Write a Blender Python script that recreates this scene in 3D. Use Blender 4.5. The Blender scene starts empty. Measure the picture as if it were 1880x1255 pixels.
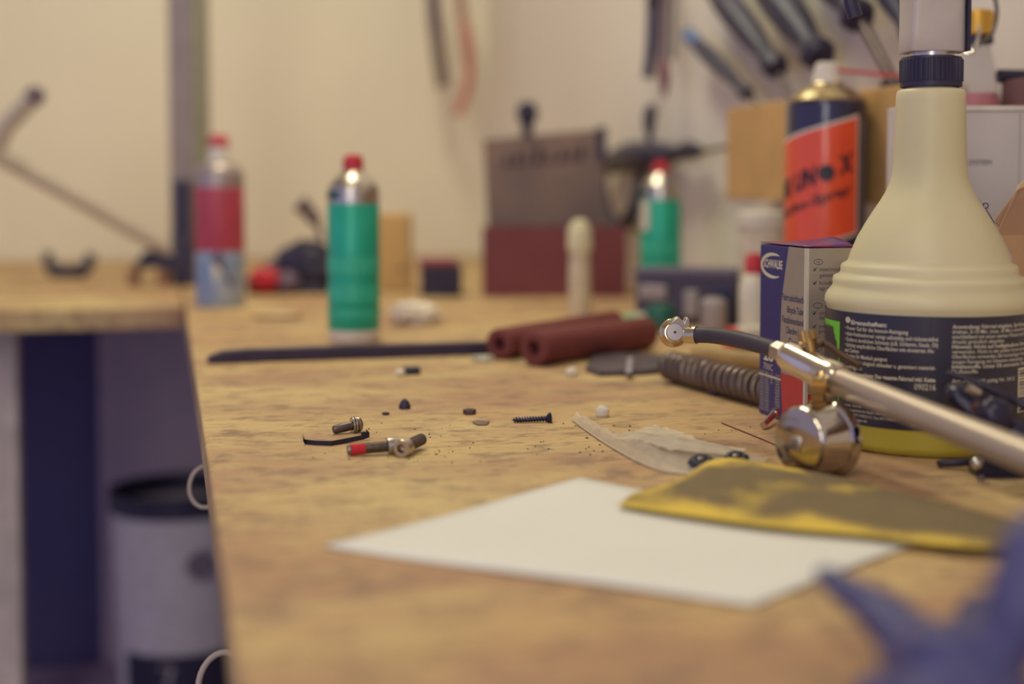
import bpy, bmesh, math, random
from mathutils import Vector, Matrix, noise
random.seed(7)
SC = bpy.context.scene
COL = SC.collection
PI = math.pi
R = math.radians

# ------------------------------------------------------------------ camera
BZ = 0.90                    # bench top height
CAMZ = BZ + 0.135
F, CX, CY, HY = 2611.0, 940.0, 476.0, 340.0   # CY: optical axis row (the frame is shifted down a little)
PIT = math.atan((CY - HY) / F)
cam_d = bpy.data.cameras.new('camera')
cam = bpy.data.objects.new('camera', cam_d); COL.objects.link(cam)
cam.location = (0, 0, CAMZ); cam.rotation_euler = (PI/2 - PIT, 0, 0)
cam_d.sensor_width = 36; cam_d.lens = 36 * F / 1880
cam_d.shift_y = -(627.5 - CY)/1880
cam_d.clip_start = 0.01; cam_d.clip_end = 50
cam_d.dof.use_dof = True; cam_d.dof.focus_distance = 0.772; cam_d.dof.aperture_fstop = 3.3
SC.camera = cam
SC.view_settings.view_transform = 'Standard'; SC.view_settings.look = 'None'
SC.view_settings.gamma = 1; SC.view_settings.use_curve_mapping = False
SC.view_settings.exposure = 0.26

def ray(px, py):
    c, s = math.cos(PIT), math.sin(PIT)
    u, v = (px - CX) / F, (CY - py) / F
    return Vector((u, c + v*s, -s + v*c))
O = Vector((0, 0, CAMZ))
def T(px, py, h=0.0):        # the point of the bench top (plus h) seen at a pixel
    d = ray(px, py); t = (BZ + h - CAMZ) / d.z
    return O + d*t
def A(px, py, Y):            # the point at distance Y seen at a pixel
    d = ray(px, py); return O + d*(Y / d.y)
def HT(py, Y): return A(940, py, Y).z
_v = ray(308, HY); U = Vector((_v.x, _v.y, 0)).normalized(); N = Vector((U.y, -U.x, 0))
BROT = math.atan2(-U.x, U.y)
def B(a, b, z): return U*a + N*b + Vector((0, 0, z))
def W(px, py, b):            # the point of the plane at bench depth b seen at a pixel
    d = ray(px, py); t = b / d.dot(N); return O + d*t
B_EDGE, B_WALL, A_FAR, A_BACK = 0.0173, 0.600, 2.68, 1.62

# ------------------------------------------------------------------ light
world = bpy.data.worlds.new('world'); SC.world = world; world.use_nodes = True
bg = world.node_tree.nodes['Background']
bg.inputs[0].default_value = (0.40, 0.39, 0.66, 1); bg.inputs[1].default_value = 0.85
def area(name, loc, rot, sx, sy, power, col):
    d = bpy.data.lights.new(name, 'AREA'); d.shape = 'RECTANGLE'; d.size = sx; d.size_y = sy
    d.energy = power; d.color = col
    o = bpy.data.objects.new(name, d); COL.objects.link(o); o.location = loc; o.rotation_euler = rot
    return o
area('ceiling_tube_light', B(1.55, 0.10, 2.35), (0, 0, BROT), 0.25, 0.9, 10.5, (1.0, 0.96, 0.70))
area('ceiling_tube_light', B(-0.6, -0.5, 2.44), (0, 0, BROT), 0.25, 1.3, 10, (1.0, 0.95, 0.70))
area('window_light', B(-1.6, -0.9, 1.65), (R(80), 0, R(-20)), 0.5, 1.1, 8, (1.0, 0.97, 0.86))

# ------------------------------------------------------------------ helpers
def srgb(r, g, b):
    f = lambda c: (c/255)/12.92 if c <= 10 else (((c/255)+0.055)/1.055)**2.4
    return (f(r), f(g), f(b), 1)
MATS = {}
def mat(name, c, rough=0.5, metal=0.0, var=0.12, vs=60, bump=0.0, bs=200, alpha=1.0, trans=0.0, sss=0.0, coat=0.0, ior=1.45, c2=None):
    if name in MATS: return MATS[name]
    m = bpy.data.materials.new(name); m.use_nodes = True
    nt = m.node_tree; p = nt.nodes['Principled BSDF']
    c = srgb(*c)
    tc = nt.nodes.new('ShaderNodeTexCoord')
    nz = nt.nodes.new('ShaderNodeTexNoise'); nz.inputs['Scale'].default_value = vs; nz.inputs['Detail'].default_value = 4
    nt.links.new(tc.outputs['Object'], nz.inputs['Vector'])
    mx = nt.nodes.new('ShaderNodeMix'); mx.data_type = 'RGBA'
    d = srgb(*c2) if c2 else tuple(x*(1-var) for x in c[:3]) + (1,)
    mx.inputs[6].default_value = c; mx.inputs[7].default_value = d
    rp = nt.nodes.new('ShaderNodeMapRange'); rp.inputs[1].default_value = 0.35; rp.inputs[2].default_value = 0.65
    nt.links.new(nz.outputs['Fac'], rp.inputs[0]); nt.links.new(rp.outputs[0], mx.inputs[0])
    nt.links.new(mx.outputs[2], p.inputs['Base Color'])
    p.inputs['Roughness'].default_value = rough; p.inputs['Metallic'].default_value = metal
    p.inputs['Alpha'].default_value = alpha; p.inputs['Transmission Weight'].default_value = trans
    p.inputs['IOR'].default_value = ior; p.inputs['Coat Weight'].default_value = coat
    if sss:
        p.inputs['Subsurface Weight'].default_value = sss; p.inputs['Subsurface Scale'].default_value = 0.01
        p.inputs['Subsurface Radius'].default_value = (1, .8, .5)
    if bump:
        n2 = nt.nodes.new('ShaderNodeTexNoise'); n2.inputs['Scale'].default_value = bs; n2.inputs['Detail'].default_value = 5
        nt.links.new(tc.outputs['Object'], n2.inputs['Vector'])
        b = nt.nodes.new('ShaderNodeBump'); b.inputs['Strength'].default_value = bump; b.inputs['Distance'].default_value = 0.002
        nt.links.new(n2.outputs['Fac'], b.inputs['Height']); nt.links.new(b.outputs['Normal'], p.inputs['Normal'])
    MATS[name] = m; return m

def wood_bench():
    m = bpy.data.materials.new('worn_bench_wood'); m.use_nodes = True
    nt = m.node_tree; p = nt.nodes['Principled BSDF']; L = nt.links.new
    tc = nt.nodes.new('ShaderNodeTexCoord')
    def nz(scale, sx, sy, det=6, rough=.6):
        mp = nt.nodes.new('ShaderNodeMapping'); mp.inputs['Scale'].default_value = (sx, sy, 1)
        L(tc.outputs['Object'], mp.inputs['Vector'])
        n = nt.nodes.new('ShaderNodeTexNoise'); n.inputs['Scale'].default_value = scale; n.inputs['Detail'].default_value = det
        n.inputs['Roughness'].default_value = rough
        L(mp.outputs[0], n.inputs['Vector']); return n.outputs['Fac']
    def rng(s, a, b, lo=0, hi=1):
        r = nt.nodes.new('ShaderNodeMapRange'); r.inputs[1].default_value = a; r.inputs[2].default_value = b
        r.inputs[3].default_value = lo; r.inputs[4].default_value = hi; L(s, r.inputs[0]); return r.outputs[0]
    def mix(f, a, b, mode='MIX'):
        x = nt.nodes.new('ShaderNodeMix'); x.data_type = 'RGBA'; x.blend_type = mode; L(f, x.inputs[0])
        for i, v in ((6, a), (7, b)):
            if isinstance(v, tuple): x.inputs[i].default_value = v
            else: L(v, x.inputs[i])
        return x.outputs[2]
    c = mix(rng(nz(4, 1, 1.6, 3), .38, .62), srgb(210, 184, 128), srgb(200, 164, 112))
    c = mix(rng(nz(8, 1, 1.7, 3), .42, .62, 0, .75), c, srgb(170, 126, 100))            # broad tan patches
    c = mix(rng(nz(20, 1, 12, 8, .7), .5, .75, 0, .6), c, srgb(150, 104, 72))       # grain streaks
    c = mix(rng(nz(24, 1.6, 1.1, 5, .6), .57, .68, 0, .5), c, srgb(122, 98, 84))       # greasy stains
    c = mix(rng(nz(55, 1, 2.2, 4, .6), .52, .64, 0, .62), c, srgb(128, 98, 82))      # thumb-sized smudges
    c = mix(rng(nz(70, 1, 3.2, 8, .8), .57, .68, 0, .8), c, srgb(92, 68, 60))     # small scratches
    c = mix(rng(nz(150, 1, 2.5, 6, .8), .58, .68, 0, .6), c, srgb(110, 82, 68))
    c = mix(rng(nz(330, 1, 1.3, 2, .5), .72, .76, 0, .8), c, srgb(62, 44, 48))      # specks
    c = mix(rng(nz(30, 1, 5, 6, .7), .64, .72, 0, .45), c, srgb(232, 208, 168))      # pale scuffs
    L(c, p.inputs['Base Color']); p.inputs['Roughness'].default_value = .62
    b = nt.nodes.new('ShaderNodeBump'); b.inputs['Strength'].default_value = .35; b.inputs['Distance'].default_value = .001
    L(nz(90, 1, 4, 8, .8), b.inputs['Height']); L(b.outputs[0], p.inputs['Normal'])
    return m

def frame(p, z, x=None):
    z = Vector(z).normalized()
    x = Vector(x) if x is not None else (Vector((0, 0, 1)) if abs(z.z) < .9 else Vector((1, 0, 0)))
    y = z.cross(x).normalized(); x = y.cross(z).normalized()
    return Matrix.Translation(Vector(p)) @ Matrix((x, y, z)).transposed().to_4x4()
def lathe(bm, prof, M=None, n=48, cap=True, mi=0, rfun=None):
    M = M or Matrix()
    rings = []
    for r, z in prof:
        ring = []
        for k in range(n):
            t = 2*PI*k/n; rr = r if rfun is None else rfun(r, z, t)
            ring.append(bm.verts.new(M @ Vector((rr*math.cos(t), rr*math.sin(t), z))))
        rings.append(ring)
    for a, b in zip(rings, rings[1:]):
        for k in range(n):
            f = bm.faces.new((a[k], a[(k+1) % n], b[(k+1) % n], b[k])); f.material_index = mi
    if cap:
        for ring in (rings[0], rings[-1]):
            f = bm.faces.new(ring if ring is rings[-1] else ring[::-1]); f.material_index = mi
    return bm
def cyl(bm, p, q, r, r2=None, n=24, mi=0):
    p, q = Vector(p), Vector(q); r2 = r if r2 is None else r2
    return lathe(bm, [(r, 0), (r2, (q-p).length)], frame(p, q-p), n, mi=mi)
def tube(bm, pts, rad, n=14, cap=True, flat=1.0):
    pts = [Vector(p) for p in pts]; prev = None; rings = []
    up = Vector((0, 0, 1))
    if isinstance(rad, (list, tuple)) and len(rad) != len(pts):
        m_ = len(rad)-1
        def _r(i):
            u = i*m_/(len(pts)-1); j = min(int(u), m_-1); return rad[j]+(rad[j+1]-rad[j])*(u-j)
        rad = [_r(i) for i in range(len(pts))]
    for i, p in enumerate(pts):
        d = (pts[min(i+1, len(pts)-1)] - pts[max(i-1, 0)]).normalized()
        if prev is None:
            ref = up if abs(d.dot(up)) < .9 else Vector((1, 0, 0)); x = ref.cross(d).normalized()
        else: x = (prev - d*prev.dot(d)).normalized()
        prev = x; y = d.cross(x)
        r = rad[i] if isinstance(rad, (list, tuple)) else rad
        rings.append([bm.verts.new(p + x*math.cos(2*PI*k/n)*r + y*math.sin(2*PI*k/n)*r*flat) for k in range(n)])
    for a, b in zip(rings, rings[1:]):
        for k in range(n): bm.faces.new((a[k], a[(k+1) % n], b[(k+1) % n], b[k]))
    if cap: bm.faces.new(rings[0][::-1]); bm.faces.new(rings[-1])
    return bm
def smooth_path(pts, k=8):
    pts = [Vector(p) for p in pts]; out = []
    for i in range(len(pts)-1):
        p0 = pts[max(i-1, 0)]; p1 = pts[i]; p2 = pts[i+1]; p3 = pts[min(i+2, len(pts)-1)]
        for j in range(k):
            t = j/k
            out.append(.5*((2*p1) + (p2-p0)*t + (2*p0-5*p1+4*p2-p3)*t*t + (3*p1-p0-3*p2+p3)*t**3))
    out.append(pts[-1]); return out
def box(bm, c, s, M=None, rz=0, mi=0, top=None):
    M = M or Matrix(); Rz = Matrix.Rotation(rz, 3, 'Z'); vs = []
    for dz in (-.5, .5):
        k = 1 if (dz < 0 or top is None) else top
        for dx, dy in ((-.5, -.5), (.5, -.5), (.5, .5), (-.5, .5)):
            vs.append(bm.verts.new(M @ (Vector(c) + Rz @ Vector((dx*s[0]*k, dy*s[1]*k, dz*s[2])))))
    for f in ((3, 2, 1, 0), (4, 5, 6, 7), (0, 1, 5, 4), (1, 2, 6, 5), (2, 3, 7, 6), (3, 0, 4, 7)):
        bm.faces.new([vs[i] for i in f]).material_index = mi
    return bm
def prism(bm, pts, vec):     # polygon of world points pushed along vec
    vec = Vector(vec); a = [bm.verts.new(Vector(p)) for p in pts]; b = [bm.verts.new(Vector(p)+vec) for p in pts]
    bm.faces.new(a[::-1]); bm.faces.new(b); n = len(pts)
    for i in range(n): bm.faces.new((a[i], a[(i+1) % n], b[(i+1) % n], b[i]))
    return bm
def blob(bm, c, r, sc=(1, 1, 1), amp=0.15, fr=1.0, seed=0, sub=4):
    b2 = bmesh.new(); bmesh.ops.create_icosphere(b2, subdivisions=sub, radius=1)
    mp = {}
    for v in b2.verts:
        q = v.co.copy(); k = 1 + amp*noise.noise(q*fr*2 + Vector((seed, seed*3, 0)))*2
        mp[v.index] = bm.verts.new(Vector(c) + Vector((q.x*sc[0], q.y*sc[1], q.z*sc[2]))*r*k)
    for f in b2.faces: bm.faces.new([mp[v.index] for v in f.verts])
    b2.free(); return bm
INV = {}
def NB(): return bmesh.new()
def obj(name, bm, m, parent=None, flat=False, bevel=0, sub=0, solid=0, origin=None, ang=35):
    bm.normal_update()
    bmesh.ops.recalc_face_normals(bm, faces=bm.faces) if not flat else None
    if parent is not None and INV.get(parent.name) is not None: bm.transform(INV[parent.name])
    if origin is not None: bm.transform(Matrix.Translation(-Vector(origin)))
    me = bpy.data.meshes.new(name); bm.to_mesh(me); bm.free()
    for x in (m if isinstance(m, (list, tuple)) else [m]): me.materials.append(x)
    me.polygons.foreach_set('use_smooth', [True]*len(me.polygons))
    me.set_sharp_from_angle(angle=R(ang))
    o = bpy.data.objects.new(name, me); COL.objects.link(o)
    if parent is not None: o.parent = parent; INV[o.name] = INV[parent.name]
    if origin is not None:
        o.location = origin
    if bevel:
        b = o.modifiers.new('bevel', 'BEVEL'); b.width = bevel; b.segments = 3; b.limit_method = 'ANGLE'; b.angle_limit = R(40)
    if solid:
        s = o.modifiers.new('solid', 'SOLIDIFY'); s.thickness = solid
    if sub:
        s = o.modifiers.new('sub', 'SUBSURF'); s.levels = sub; s.render_levels = sub
    return o
def thing(name, label, cat, loc, group=None, rz=0):
    o = bpy.data.objects.new(name, None); COL.objects.link(o); o.empty_display_size = .02
    o.location = loc; o.rotation_euler = (0, 0, rz); tag(o, label, cat, group)
    INV[o.name] = (Matrix.Translation(Vector(loc)) @ Matrix.Rotation(rz, 4, 'Z')).inverted()
    return o
def tag(o, label, cat, group=None):
    o['label'] = label; o['category'] = cat
    if group: o['group'] = group
    return o
def single(name, bm, m, origin, label, cat, group=None, **k):
    return tag(obj(name, bm, m, origin=origin, **k), label, cat, group)
def struct(name, bm, m, **k):
    o = obj(name, bm, m, **k); o['kind'] = 'structure'; return o
def ground(px, py): return T(px, py)
_tc = {}
def text2d(s, size, bold=0.0):
    key = (s, bold)
    if key not in _tc:
        cu = bpy.data.curves.new('t', 'FONT'); cu.body = s; cu.size = 1; cu.offset = bold; cu.resolution_u = 2
        o = bpy.data.objects.new('t', cu); COL.objects.link(o)
        dg = bpy.context.evaluated_depsgraph_get()
        me = bpy.data.meshes.new_from_object(o.evaluated_get(dg))
        vs = [(v.co.x, v.co.y) for v in me.vertices]; fs = [tuple(p.vertices) for p in me.polygons]
        bpy.data.objects.remove(o); bpy.data.curves.remove(cu); bpy.data.meshes.remove(me)
        _tc[key] = (vs, fs)
    vs, fs = _tc[key]
    return [(x*size, y*size) for x, y in vs], fs
def put_text(bm, s, x, y, size, fn, bold=0.0, width=None, align='L', shear=0.0, sx=1.0):
    vs, fs = text2d(s, size, bold)
    if not vs: return
    x0 = min(v[0] for v in vs); x1 = max(v[0] for v in vs); w = x1 - x0
    k = width/w if width else sx
    off = {'L': 0, 'R': -w*k, 'C': -w*k/2}[align]
    V = [bm.verts.new(fn(x + off + (a-x0)*k, y + b + shear*(off + (a-x0)*k))) for a, b in vs]
    for f in fs:
        try: bm.faces.new([V[i] for i in f])
        except ValueError: pass
def patch(bm, fn, x0, x1, lo, hi, nx=24, ny=4):
    g = []
    for i in range(nx+1):
        x = x0 + (x1-x0)*i/nx; a = lo(x) if callable(lo) else lo; b = hi(x) if callable(hi) else hi
        g.append([bm.verts.new(fn(x, a+(b-a)*j/ny)) for j in range(ny+1)])
    for i in range(nx):
        for j in range(ny): bm.faces.new((g[i][j], g[i+1][j], g[i+1][j+1], g[i][j+1]))
def poly2d(bm, pts, fn): bm.faces.new([bm.verts.new(fn(x, y)) for x, y in pts])
def wrap(c, Rr, eps=0.0002, rot=0.0):   # (arc length, height) -> side of an upright cylinder; 0 faces the camera
    base = math.atan2(-c[1], -c[0]) + rot
    return lambda x, y: Vector((c[0] + (Rr+eps)*math.cos(base + x/Rr), c[1] + (Rr+eps)*math.sin(base + x/Rr), BZ + y))

# ------------------------------------------------------------------ materials
black = mat('black_plastic', (48, 42, 66), .45, var=.2)
blackm = mat('black_metal', (48, 43, 66), .3, .3, var=.2)
rubber = mat('dark_rubber', (62, 54, 66), .55)
steel = mat('steel', (196, 188, 180), .28, 1, var=.15)
chrome = mat('chrome', (208, 202, 194), .1, 1, var=.05)
darksteel = mat('dark_steel', (112, 100, 98), .4, .85, var=.25)
brass = mat('brass', (176, 142, 88), .25, 1)
alum = mat('satin_aluminium', (186, 170, 156), .42, .65, var=.05)
whiteP = mat('white_plastic', (226, 216, 200), .45)
red = mat('red_plastic', (205, 50, 62), .4)
green = mat('green_paint', (40, 178, 146), .35, .15, var=.15, vs=30)
navy = mat('navy_print', (44, 40, 112), .42)
cream_wall = mat('cream_wall_paint', (236, 226, 202), .85, var=.05, vs=3, bump=.05, bs=60)
bench_wood = wood_bench()
plywood = mat('plywood', (205, 162, 104), .6, var=.2, vs=12)

# ------------------------------------------------------------------ setting
def quadbox(p0, a, b, c):    # box from corner and three edge vectors
    bm = NB(); p0 = Vector(p0); P = [p0, p0+a, p0+a+b, p0+b]
    prism(bm, P, c); return bm
ang_m = Matrix.Rotation(BROT, 4, 'Z')
struct('floor', quadbox(B(-2.2, -2.6, -.05), U*5.0, N*3.35, Vector((0, 0, .05))), mat('grey_floor', (120, 108, 108), .6))
struct('ceiling', quadbox(B(-2.2, -2.6, 2.5), U*5.0, N*3.35, Vector((0, 0, .05))), mat('white_ceiling', (235, 225, 205), .9))
struct('wall_far', quadbox(B(A_FAR, -2.6, 0), U*.1, N*(2.6+B_WALL), Vector((0, 0, 2.5))), cream_wall)
struct('wall_right', quadbox(B(-2.2, B_WALL, 0), U*4.98, N*.1, Vector((0, 0, 2.5))), mat('pale_wall_paint', (228, 218, 202), .85, var=.05, vs=3))

# ------------------------------------------------------------------ benches
def bench_obj(name, a0, a1, b0, b1, parent, m, rot90=False):
    bm = NB(); prism(bm, [B(a0, b0, BZ-.024), B(a1, b0, BZ-.024), B(a1, b1, BZ-.024), B(a0, b1, BZ-.024)], (0, 0, .024))
    return obj(name, bm, m, parent, bevel=.0015)
wb = thing('workbench', 'worn yellow-brown wooden workbench running along the tool wall, strewn with bolts and cans', 'workbench', B(-.2, .3, 0), rz=BROT)
bench_obj('bench_top', -.35, A_FAR-.002, B_EDGE, B_WALL-.002, wb, bench_wood)
fr = mat('bench_frame_grey', (96, 84, 96), .6)
for a, b in ((-.28, .08), (-.28, .52), (1.4, .52), (2.6, .52)):
    bm = NB(); box(bm, B(a, b, (BZ-.024)/2), (.06, .06, BZ-.024), rz=BROT); obj('leg', bm, fr, wb)
bm = NB(); prism(bm, [B(-.3, .2, BZ-.10), B(2.6, .2, BZ-.10), B(2.6, .23, BZ-.10), B(-.3, .23, BZ-.10)], (0, 0, .074)); obj('apron', bm, fr, wb)
sb = thing('side_bench', 'lower-left wooden counter joining the workbench under the tall metal stand, open below', 'workbench', B(2.1, -.8, 0), rz=BROT)
bench_obj('bench_top', A_BACK, A_FAR-.002, -1.9, B_EDGE-.002, sb, bench_wood)
pl = A(33, 900, 1.66)
for px0, nm in ((-75, 'leg'),):
    bm = NB(); w = 110/F*1.66
    cxp = A(-16, 900, 1.66+.008)
    box(bm, (cxp.x, cxp.y, (BZ-.024)/2), (w, .016, BZ-.024)); obj('leg', bm, mat('grey_oak', (224, 206, 192), .6, var=.25, vs=25), sb)
bm = NB(); p = A(182, 800, 2.25); q = A(520, 800, 2.25)
box(bm, ((p.x+q.x)/2, 2.26, (BZ-.026)/2), (q.x-p.x, .016, BZ-.026)); obj('back_panel', bm, mat('mauve_grey_panel', (190, 170, 180), .7), sb)
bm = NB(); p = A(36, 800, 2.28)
box(bm, (p.x+.04, 2.29, (BZ-.024)/2), (.30, .01, BZ-.024)); obj('shade_panel', bm, mat('violet_shade_panel', (80, 72, 116), .7), sb)  # added panel: the shade under the counter is put into its violet colour
bm = NB(); prism(bm, [B(1.72, -1.2, .298), B(2.20, -1.2, .298), B(2.20, -.02, .298), B(1.72, -.02, .298)], (0, 0, .016)); obj('shelf', bm, mat('mauve_shelf', (170, 152, 188), .6), sb)

# ------------------------------------------------------------------ big spray bottle (right)
YB = .747; CXB = 1701
cb = A(CXB, 700, YB); cb = Vector((cb.x, cb.y, BZ))
def pxprof(Yc, prof, cpy=None):
    return [(hw*Yc/F, HT(py, Yc)-BZ) for hw, py in prof]
RB = 183*YB/F
bt = thing('spray_bottle', 'large cream translucent cleaner spray bottle with black wraparound label and yellow liquid', 'bottle', cb)
prof = [(179, 0), (183, 0)]
zz = lambda py: HT(py, YB)-BZ
r_ = lambda hw: hw*YB/F
zl = lambda py: HT(py, YB-RB)-BZ
P = [(r_(170), 0), (r_(178), .001), (r_(182), .004), (r_(182), zz(793)), (r_(182.5), zz(700)), (r_(182), zz(600)), (r_(182), zl(579)),
     (r_(184), zl(574)), (r_(186), zz(553)), (r_(185), zz(543)), (r_(181), zz(535)), (r_(173.5), zz(527)), (r_(171), zz(521)), (r_(172), zz(514)),
     (r_(170), zz(507)), (r_(159.5), zz(502)), (r_(157), zz(497)), (r_(157.5), zz(490)), (r_(155), zz(485)), (r_(145), zz(479)), (r_(143), zz(473)),
     (r_(141), zz(466)), (r_(128), zz(435)), (r_(114), zz(410)), (r_(100), zz(387)), (r_(87.5), zz(368)), (r_(77), zz(350)), (r_(70), zz(332)), (r_(66.5), zz(314)),
     (r_(65), zz(290)), (r_(63.5), zz(240)), (r_(62), zz(185)), (r_(61.5), zz(172)), (r_(59), zz(166)), (r_(50), zz(163)), (r_(45), zz(163)), (r_(45), zz(130))]
cream = mat('translucent_cream_plastic', (214, 202, 164), .42, sss=.35, var=.04, vs=15, c2=(206, 196, 154))
liquid = mat('yellow_liquid_in_plastic', (190, 172, 66), .35, sss=.2, var=.1, vs=12)
bm = NB(); lathe(bm, P, Matrix.Translation(cb), 96)
for f in bm.faces:
    if f.calc_center_median().z < BZ + zz(700): f.material_index = 1
obj('bottle_body', bm, [cream, liquid], bt, ang=50)
fw = wrap(cb, RB-.0001, .00035)
zl = lambda py: HT(py, YB-RB)-BZ
zs = lambda py, px: A(px, py, YB-RB*math.cos(math.asin((px-CXB)/183.0))).z-BZ
lab = mat('black_label', (46, 41, 58), .38, var=.08, coat=.2)
bm = NB(); patch(bm, fw, -RB*1.75, RB*1.75, zl(793), zl(582), 90, 4); lb = obj('label', bm, lab, bt, flat=True)
fw2 = wrap(cb, RB-.0001, .0005)
def arc(px): return RB*math.asin(max(-1, min(1, (px-CXB)/183.0)))
bm = NB(); patch(bm, fw2, -RB*1.7, arc(1551), zs(765, 1535), zs(592, 1535), 20, 3)
obj('green_patch', bm, mat('lime_print', (110, 200, 58), .4), lb, flat=True)
fw3 = wrap(cb, RB-.0001, .0006)
bm = NB(); random.seed(3)
def jag(x): return zs(603, 1535) + .0035*noise.noise(Vector((x*700, 0, 0))) - max(0, (x-arc(1538)))*2.2
patch(bm, fw3, -RB*1.7, arc(1549), zs(750, 1535), jag, 60, 2)
obj('splash_print', bm, lab, lb, flat=True)
cream_ink = mat('cream_ink', (214, 204, 180), .5)
bm = NB()
def line(s, px, py, w_px, size=.0030, bold=.012, sx=.8, width=None):
    put_text(bm, s, arc(px), zl(py)-.0008, size, fw2, bold=bold, width=width, sx=sx)
W1 = arc(1722)-arc(1563)
cols = [('Eigenschaften:', 595, None, .0031, .03), ('• Power Gel für die Intensiv-Reinigung', 606, .72, .0028, .015),
        ('• Aktiv-Fettlöseformel: reinigt selbsttätig und rückstandsfrei', 617, 1.0, .0028, .015),
        ('• Entfernt sämtlichen Schmutz (z.B. Schlamm, Staub, Öl)', 627.5, 1.0, .0028, .015),
        ('• Schützt empfindliche Oberflächen wie eloxiertes Alu', 638, .96, .0028, .015), ('   und Carbon', 648, .2, .0028, .015),
        ('• Bestens für Mattlack geeignet', 658, .52, .0028, .015), ('• Säurefrei, biologisch abbaubar u. garantiert material-', 669, .98, .0028, .015),
        ('   verträglich', 679, .24, .0028, .015), ('Anwendungsgebiete: Das gesamte Fahrrad inkl. Kette', 691, .98, .0028, .03)]
for s, py, k, sz, bd in cols:
    x = arc(1572 if k is None else 1561)
    put_text(bm, s, x, zs(py+4, 1610)-.0008, sz, fw2, bold=bd, width=(W1*k if k else W1*.42))
k = 10
cx0, cy0 = arc(1566), zs(596, 1610)+.0004
poly2d(bm, [(cx0+.0019*math.cos(t*PI/8), cy0+.0016*math.sin(t*PI/8)) for t in range(16)], fw2)
put_text(bm, '090216', arc(1681), zl(717), .0044, fw2, bold=0, width=arc(1716)-arc(1681))
for i, (s, w) in enumerate((('Haut- und Augenkontakt vermeiden.', .9), ('Nicht in die Hände von Kindern gelangen', 1.0), ('lassen. Vertrieb:', .35), ('Reinigungsmittel für Räder, Nürtinger Str.', .9), ('Telefon 0711/9272131, Fax 0711/9272131', 1.0), ('info@reiniger.de', .45))):
    put_text(bm, s, arc(1563), zs(739+i*8.4, 1600), .0019, fw2, bold=.01, width=(arc(1660)-arc(1563))*w)
x2, W2 = arc(1742), arc(1873)-arc(1742)
for i, (s, w, bd) in enumerate((('Anwendung: Fahrrad eingeben, Sprühkopf auf-', .98, .02), ('drehen, 5-10 Min. (max. 30 Min.) einwirken lassen', 1.0, .01), ('anschließend mit einem starken Wasserstrahl (Hoch-', 1.0, .01),
        ('druck) gründlich abspülen.', .55, .01), ('Hinweis: Nicht auf heißgelaufenen Bremsen', .98, .02), ('verwenden. Nicht in der prallen Sonne anwenden.', .98, .01), ('Oberflächen verwenden. Bei hartnäckigen Verschmut-', 1.0, .01),
        ('zungen Reinigung mit Schwamm unterstützen.', .85, .01), ('Inhaltsstoffe: Unter 5% anionische Tenside,', .98, .02), ('Duftstoffe', .25, .01), ('Art.-Nr. 1908 gültig Nr. 0412', .7, .01))):
    put_text(bm, s, x2, zs(599+i*9.0 + (8 if i > 9 else 0), 1810), .0026, fw2, bold=bd, width=W2*w)
obj('label_text', bm, cream_ink, lb, flat=True)
bm = NB(); xb0, xb1 = arc(1853), arc(1876)
patch(bm, fw2, xb0, xb1, zs(748, 1864), zs(668, 1864), 6, 1)
bf = obj('barcode_field', bm, cream_ink, lb, flat=True)
bm = NB(); patch(bm, fw2, arc(1676), arc(1712), zl(786), zl(768), 6, 1); obj('pale_field', bm, cream_ink, lb, flat=True)
bm = NB(); z = zs(746, 1864); random.seed(5)
while z < zs(672, 1864):
    h = random.choice((.0004, .0007, .0011)); patch(bm, fw3, xb0+.0012, xb1-.0012, z, z+h, 4, 1); z += h + random.choice((.0005, .0008, .0011))
obj('barcode_bars', bm, lab, lb, flat=True)
# cap + trigger
bm = NB()
rc = r_(55)
rib = lambda r, z, t: r + (.0005 if math.sin(t*40) > 0 else -.0003)*(1 if zz(150.6) < z < zz(110.5) else 0)
lathe(bm, [(rc*.9, zz(161)), (rc, zz(160)), (rc, zz(151)), (rc, zz(150)-.0001), (rc, zz(111)), (rc, zz(110)), (rc*.97, zz(106)), (rc*.8, zz(104))], Matrix.Translation(cb), 240, rfun=rib)
cp = obj('screw_cap', bm, black, bt, ang=30)
bm = NB(); lathe(bm, [(r_(40), zz(106)), (r_(40), zz(92))], Matrix.Translation(cb), 32); obj('cap_neck', bm, steel, bt)
bm = NB(); Mx = Matrix.Translation(cb) @ Matrix.Rotation(R(4), 4, 'Z')
ztop = zz(-190)
secs = [(zz(97), 50, 40), (zz(93), 51.5, 42), (zz(60), 51, 42), (zz(20), 50, 44), (zz(-40), 50, 48), (zz(-120), 52, 60), (ztop, 48, 60)]
rings = []
for z, hx, hy in secs:
    ring = []
    for k in range(32):
        t = 2*PI*k/32; c, s = math.cos(t), math.sin(t); e = .28
        ring.append(bm.verts.new(Mx @ Vector((math.copysign(abs(c)**e, c)*r_(hx), math.copysign(abs(s)**e, s)*r_(hy), z))))
    rings.append(ring)
for a, b in zip(rings, rings[1:]):
    for k in range(32): bm.faces.new((a[k], a[(k+1) % 32], b[(k+1) % 32], b[k]))
bm.faces.new(rings[0][::-1]); bm.faces.new(rings[-1])
trg = mat('milky_trigger_plastic', (196, 184, 176), .35, sss=.25, var=.12, vs=40)
obj('trigger_head', bm, trg, bt)
bm = NB(); box(bm, cb + Vector((-.03, 0, ztop-.012)), (.05, .014, .016), rz=0); obj('nozzle', bm, trg, bt, bevel=.002)
bm = NB(); tube(bm, smooth_path([cb+Vector((-.012, 0, ztop-.03)), cb+Vector((-.03, 0, ztop-.035)), cb+Vector((-.042, 0, ztop-.05)), cb+Vector((-.04, 0, ztop-.062))]), .004, 10)
obj('trigger', bm, black, bt)
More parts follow.
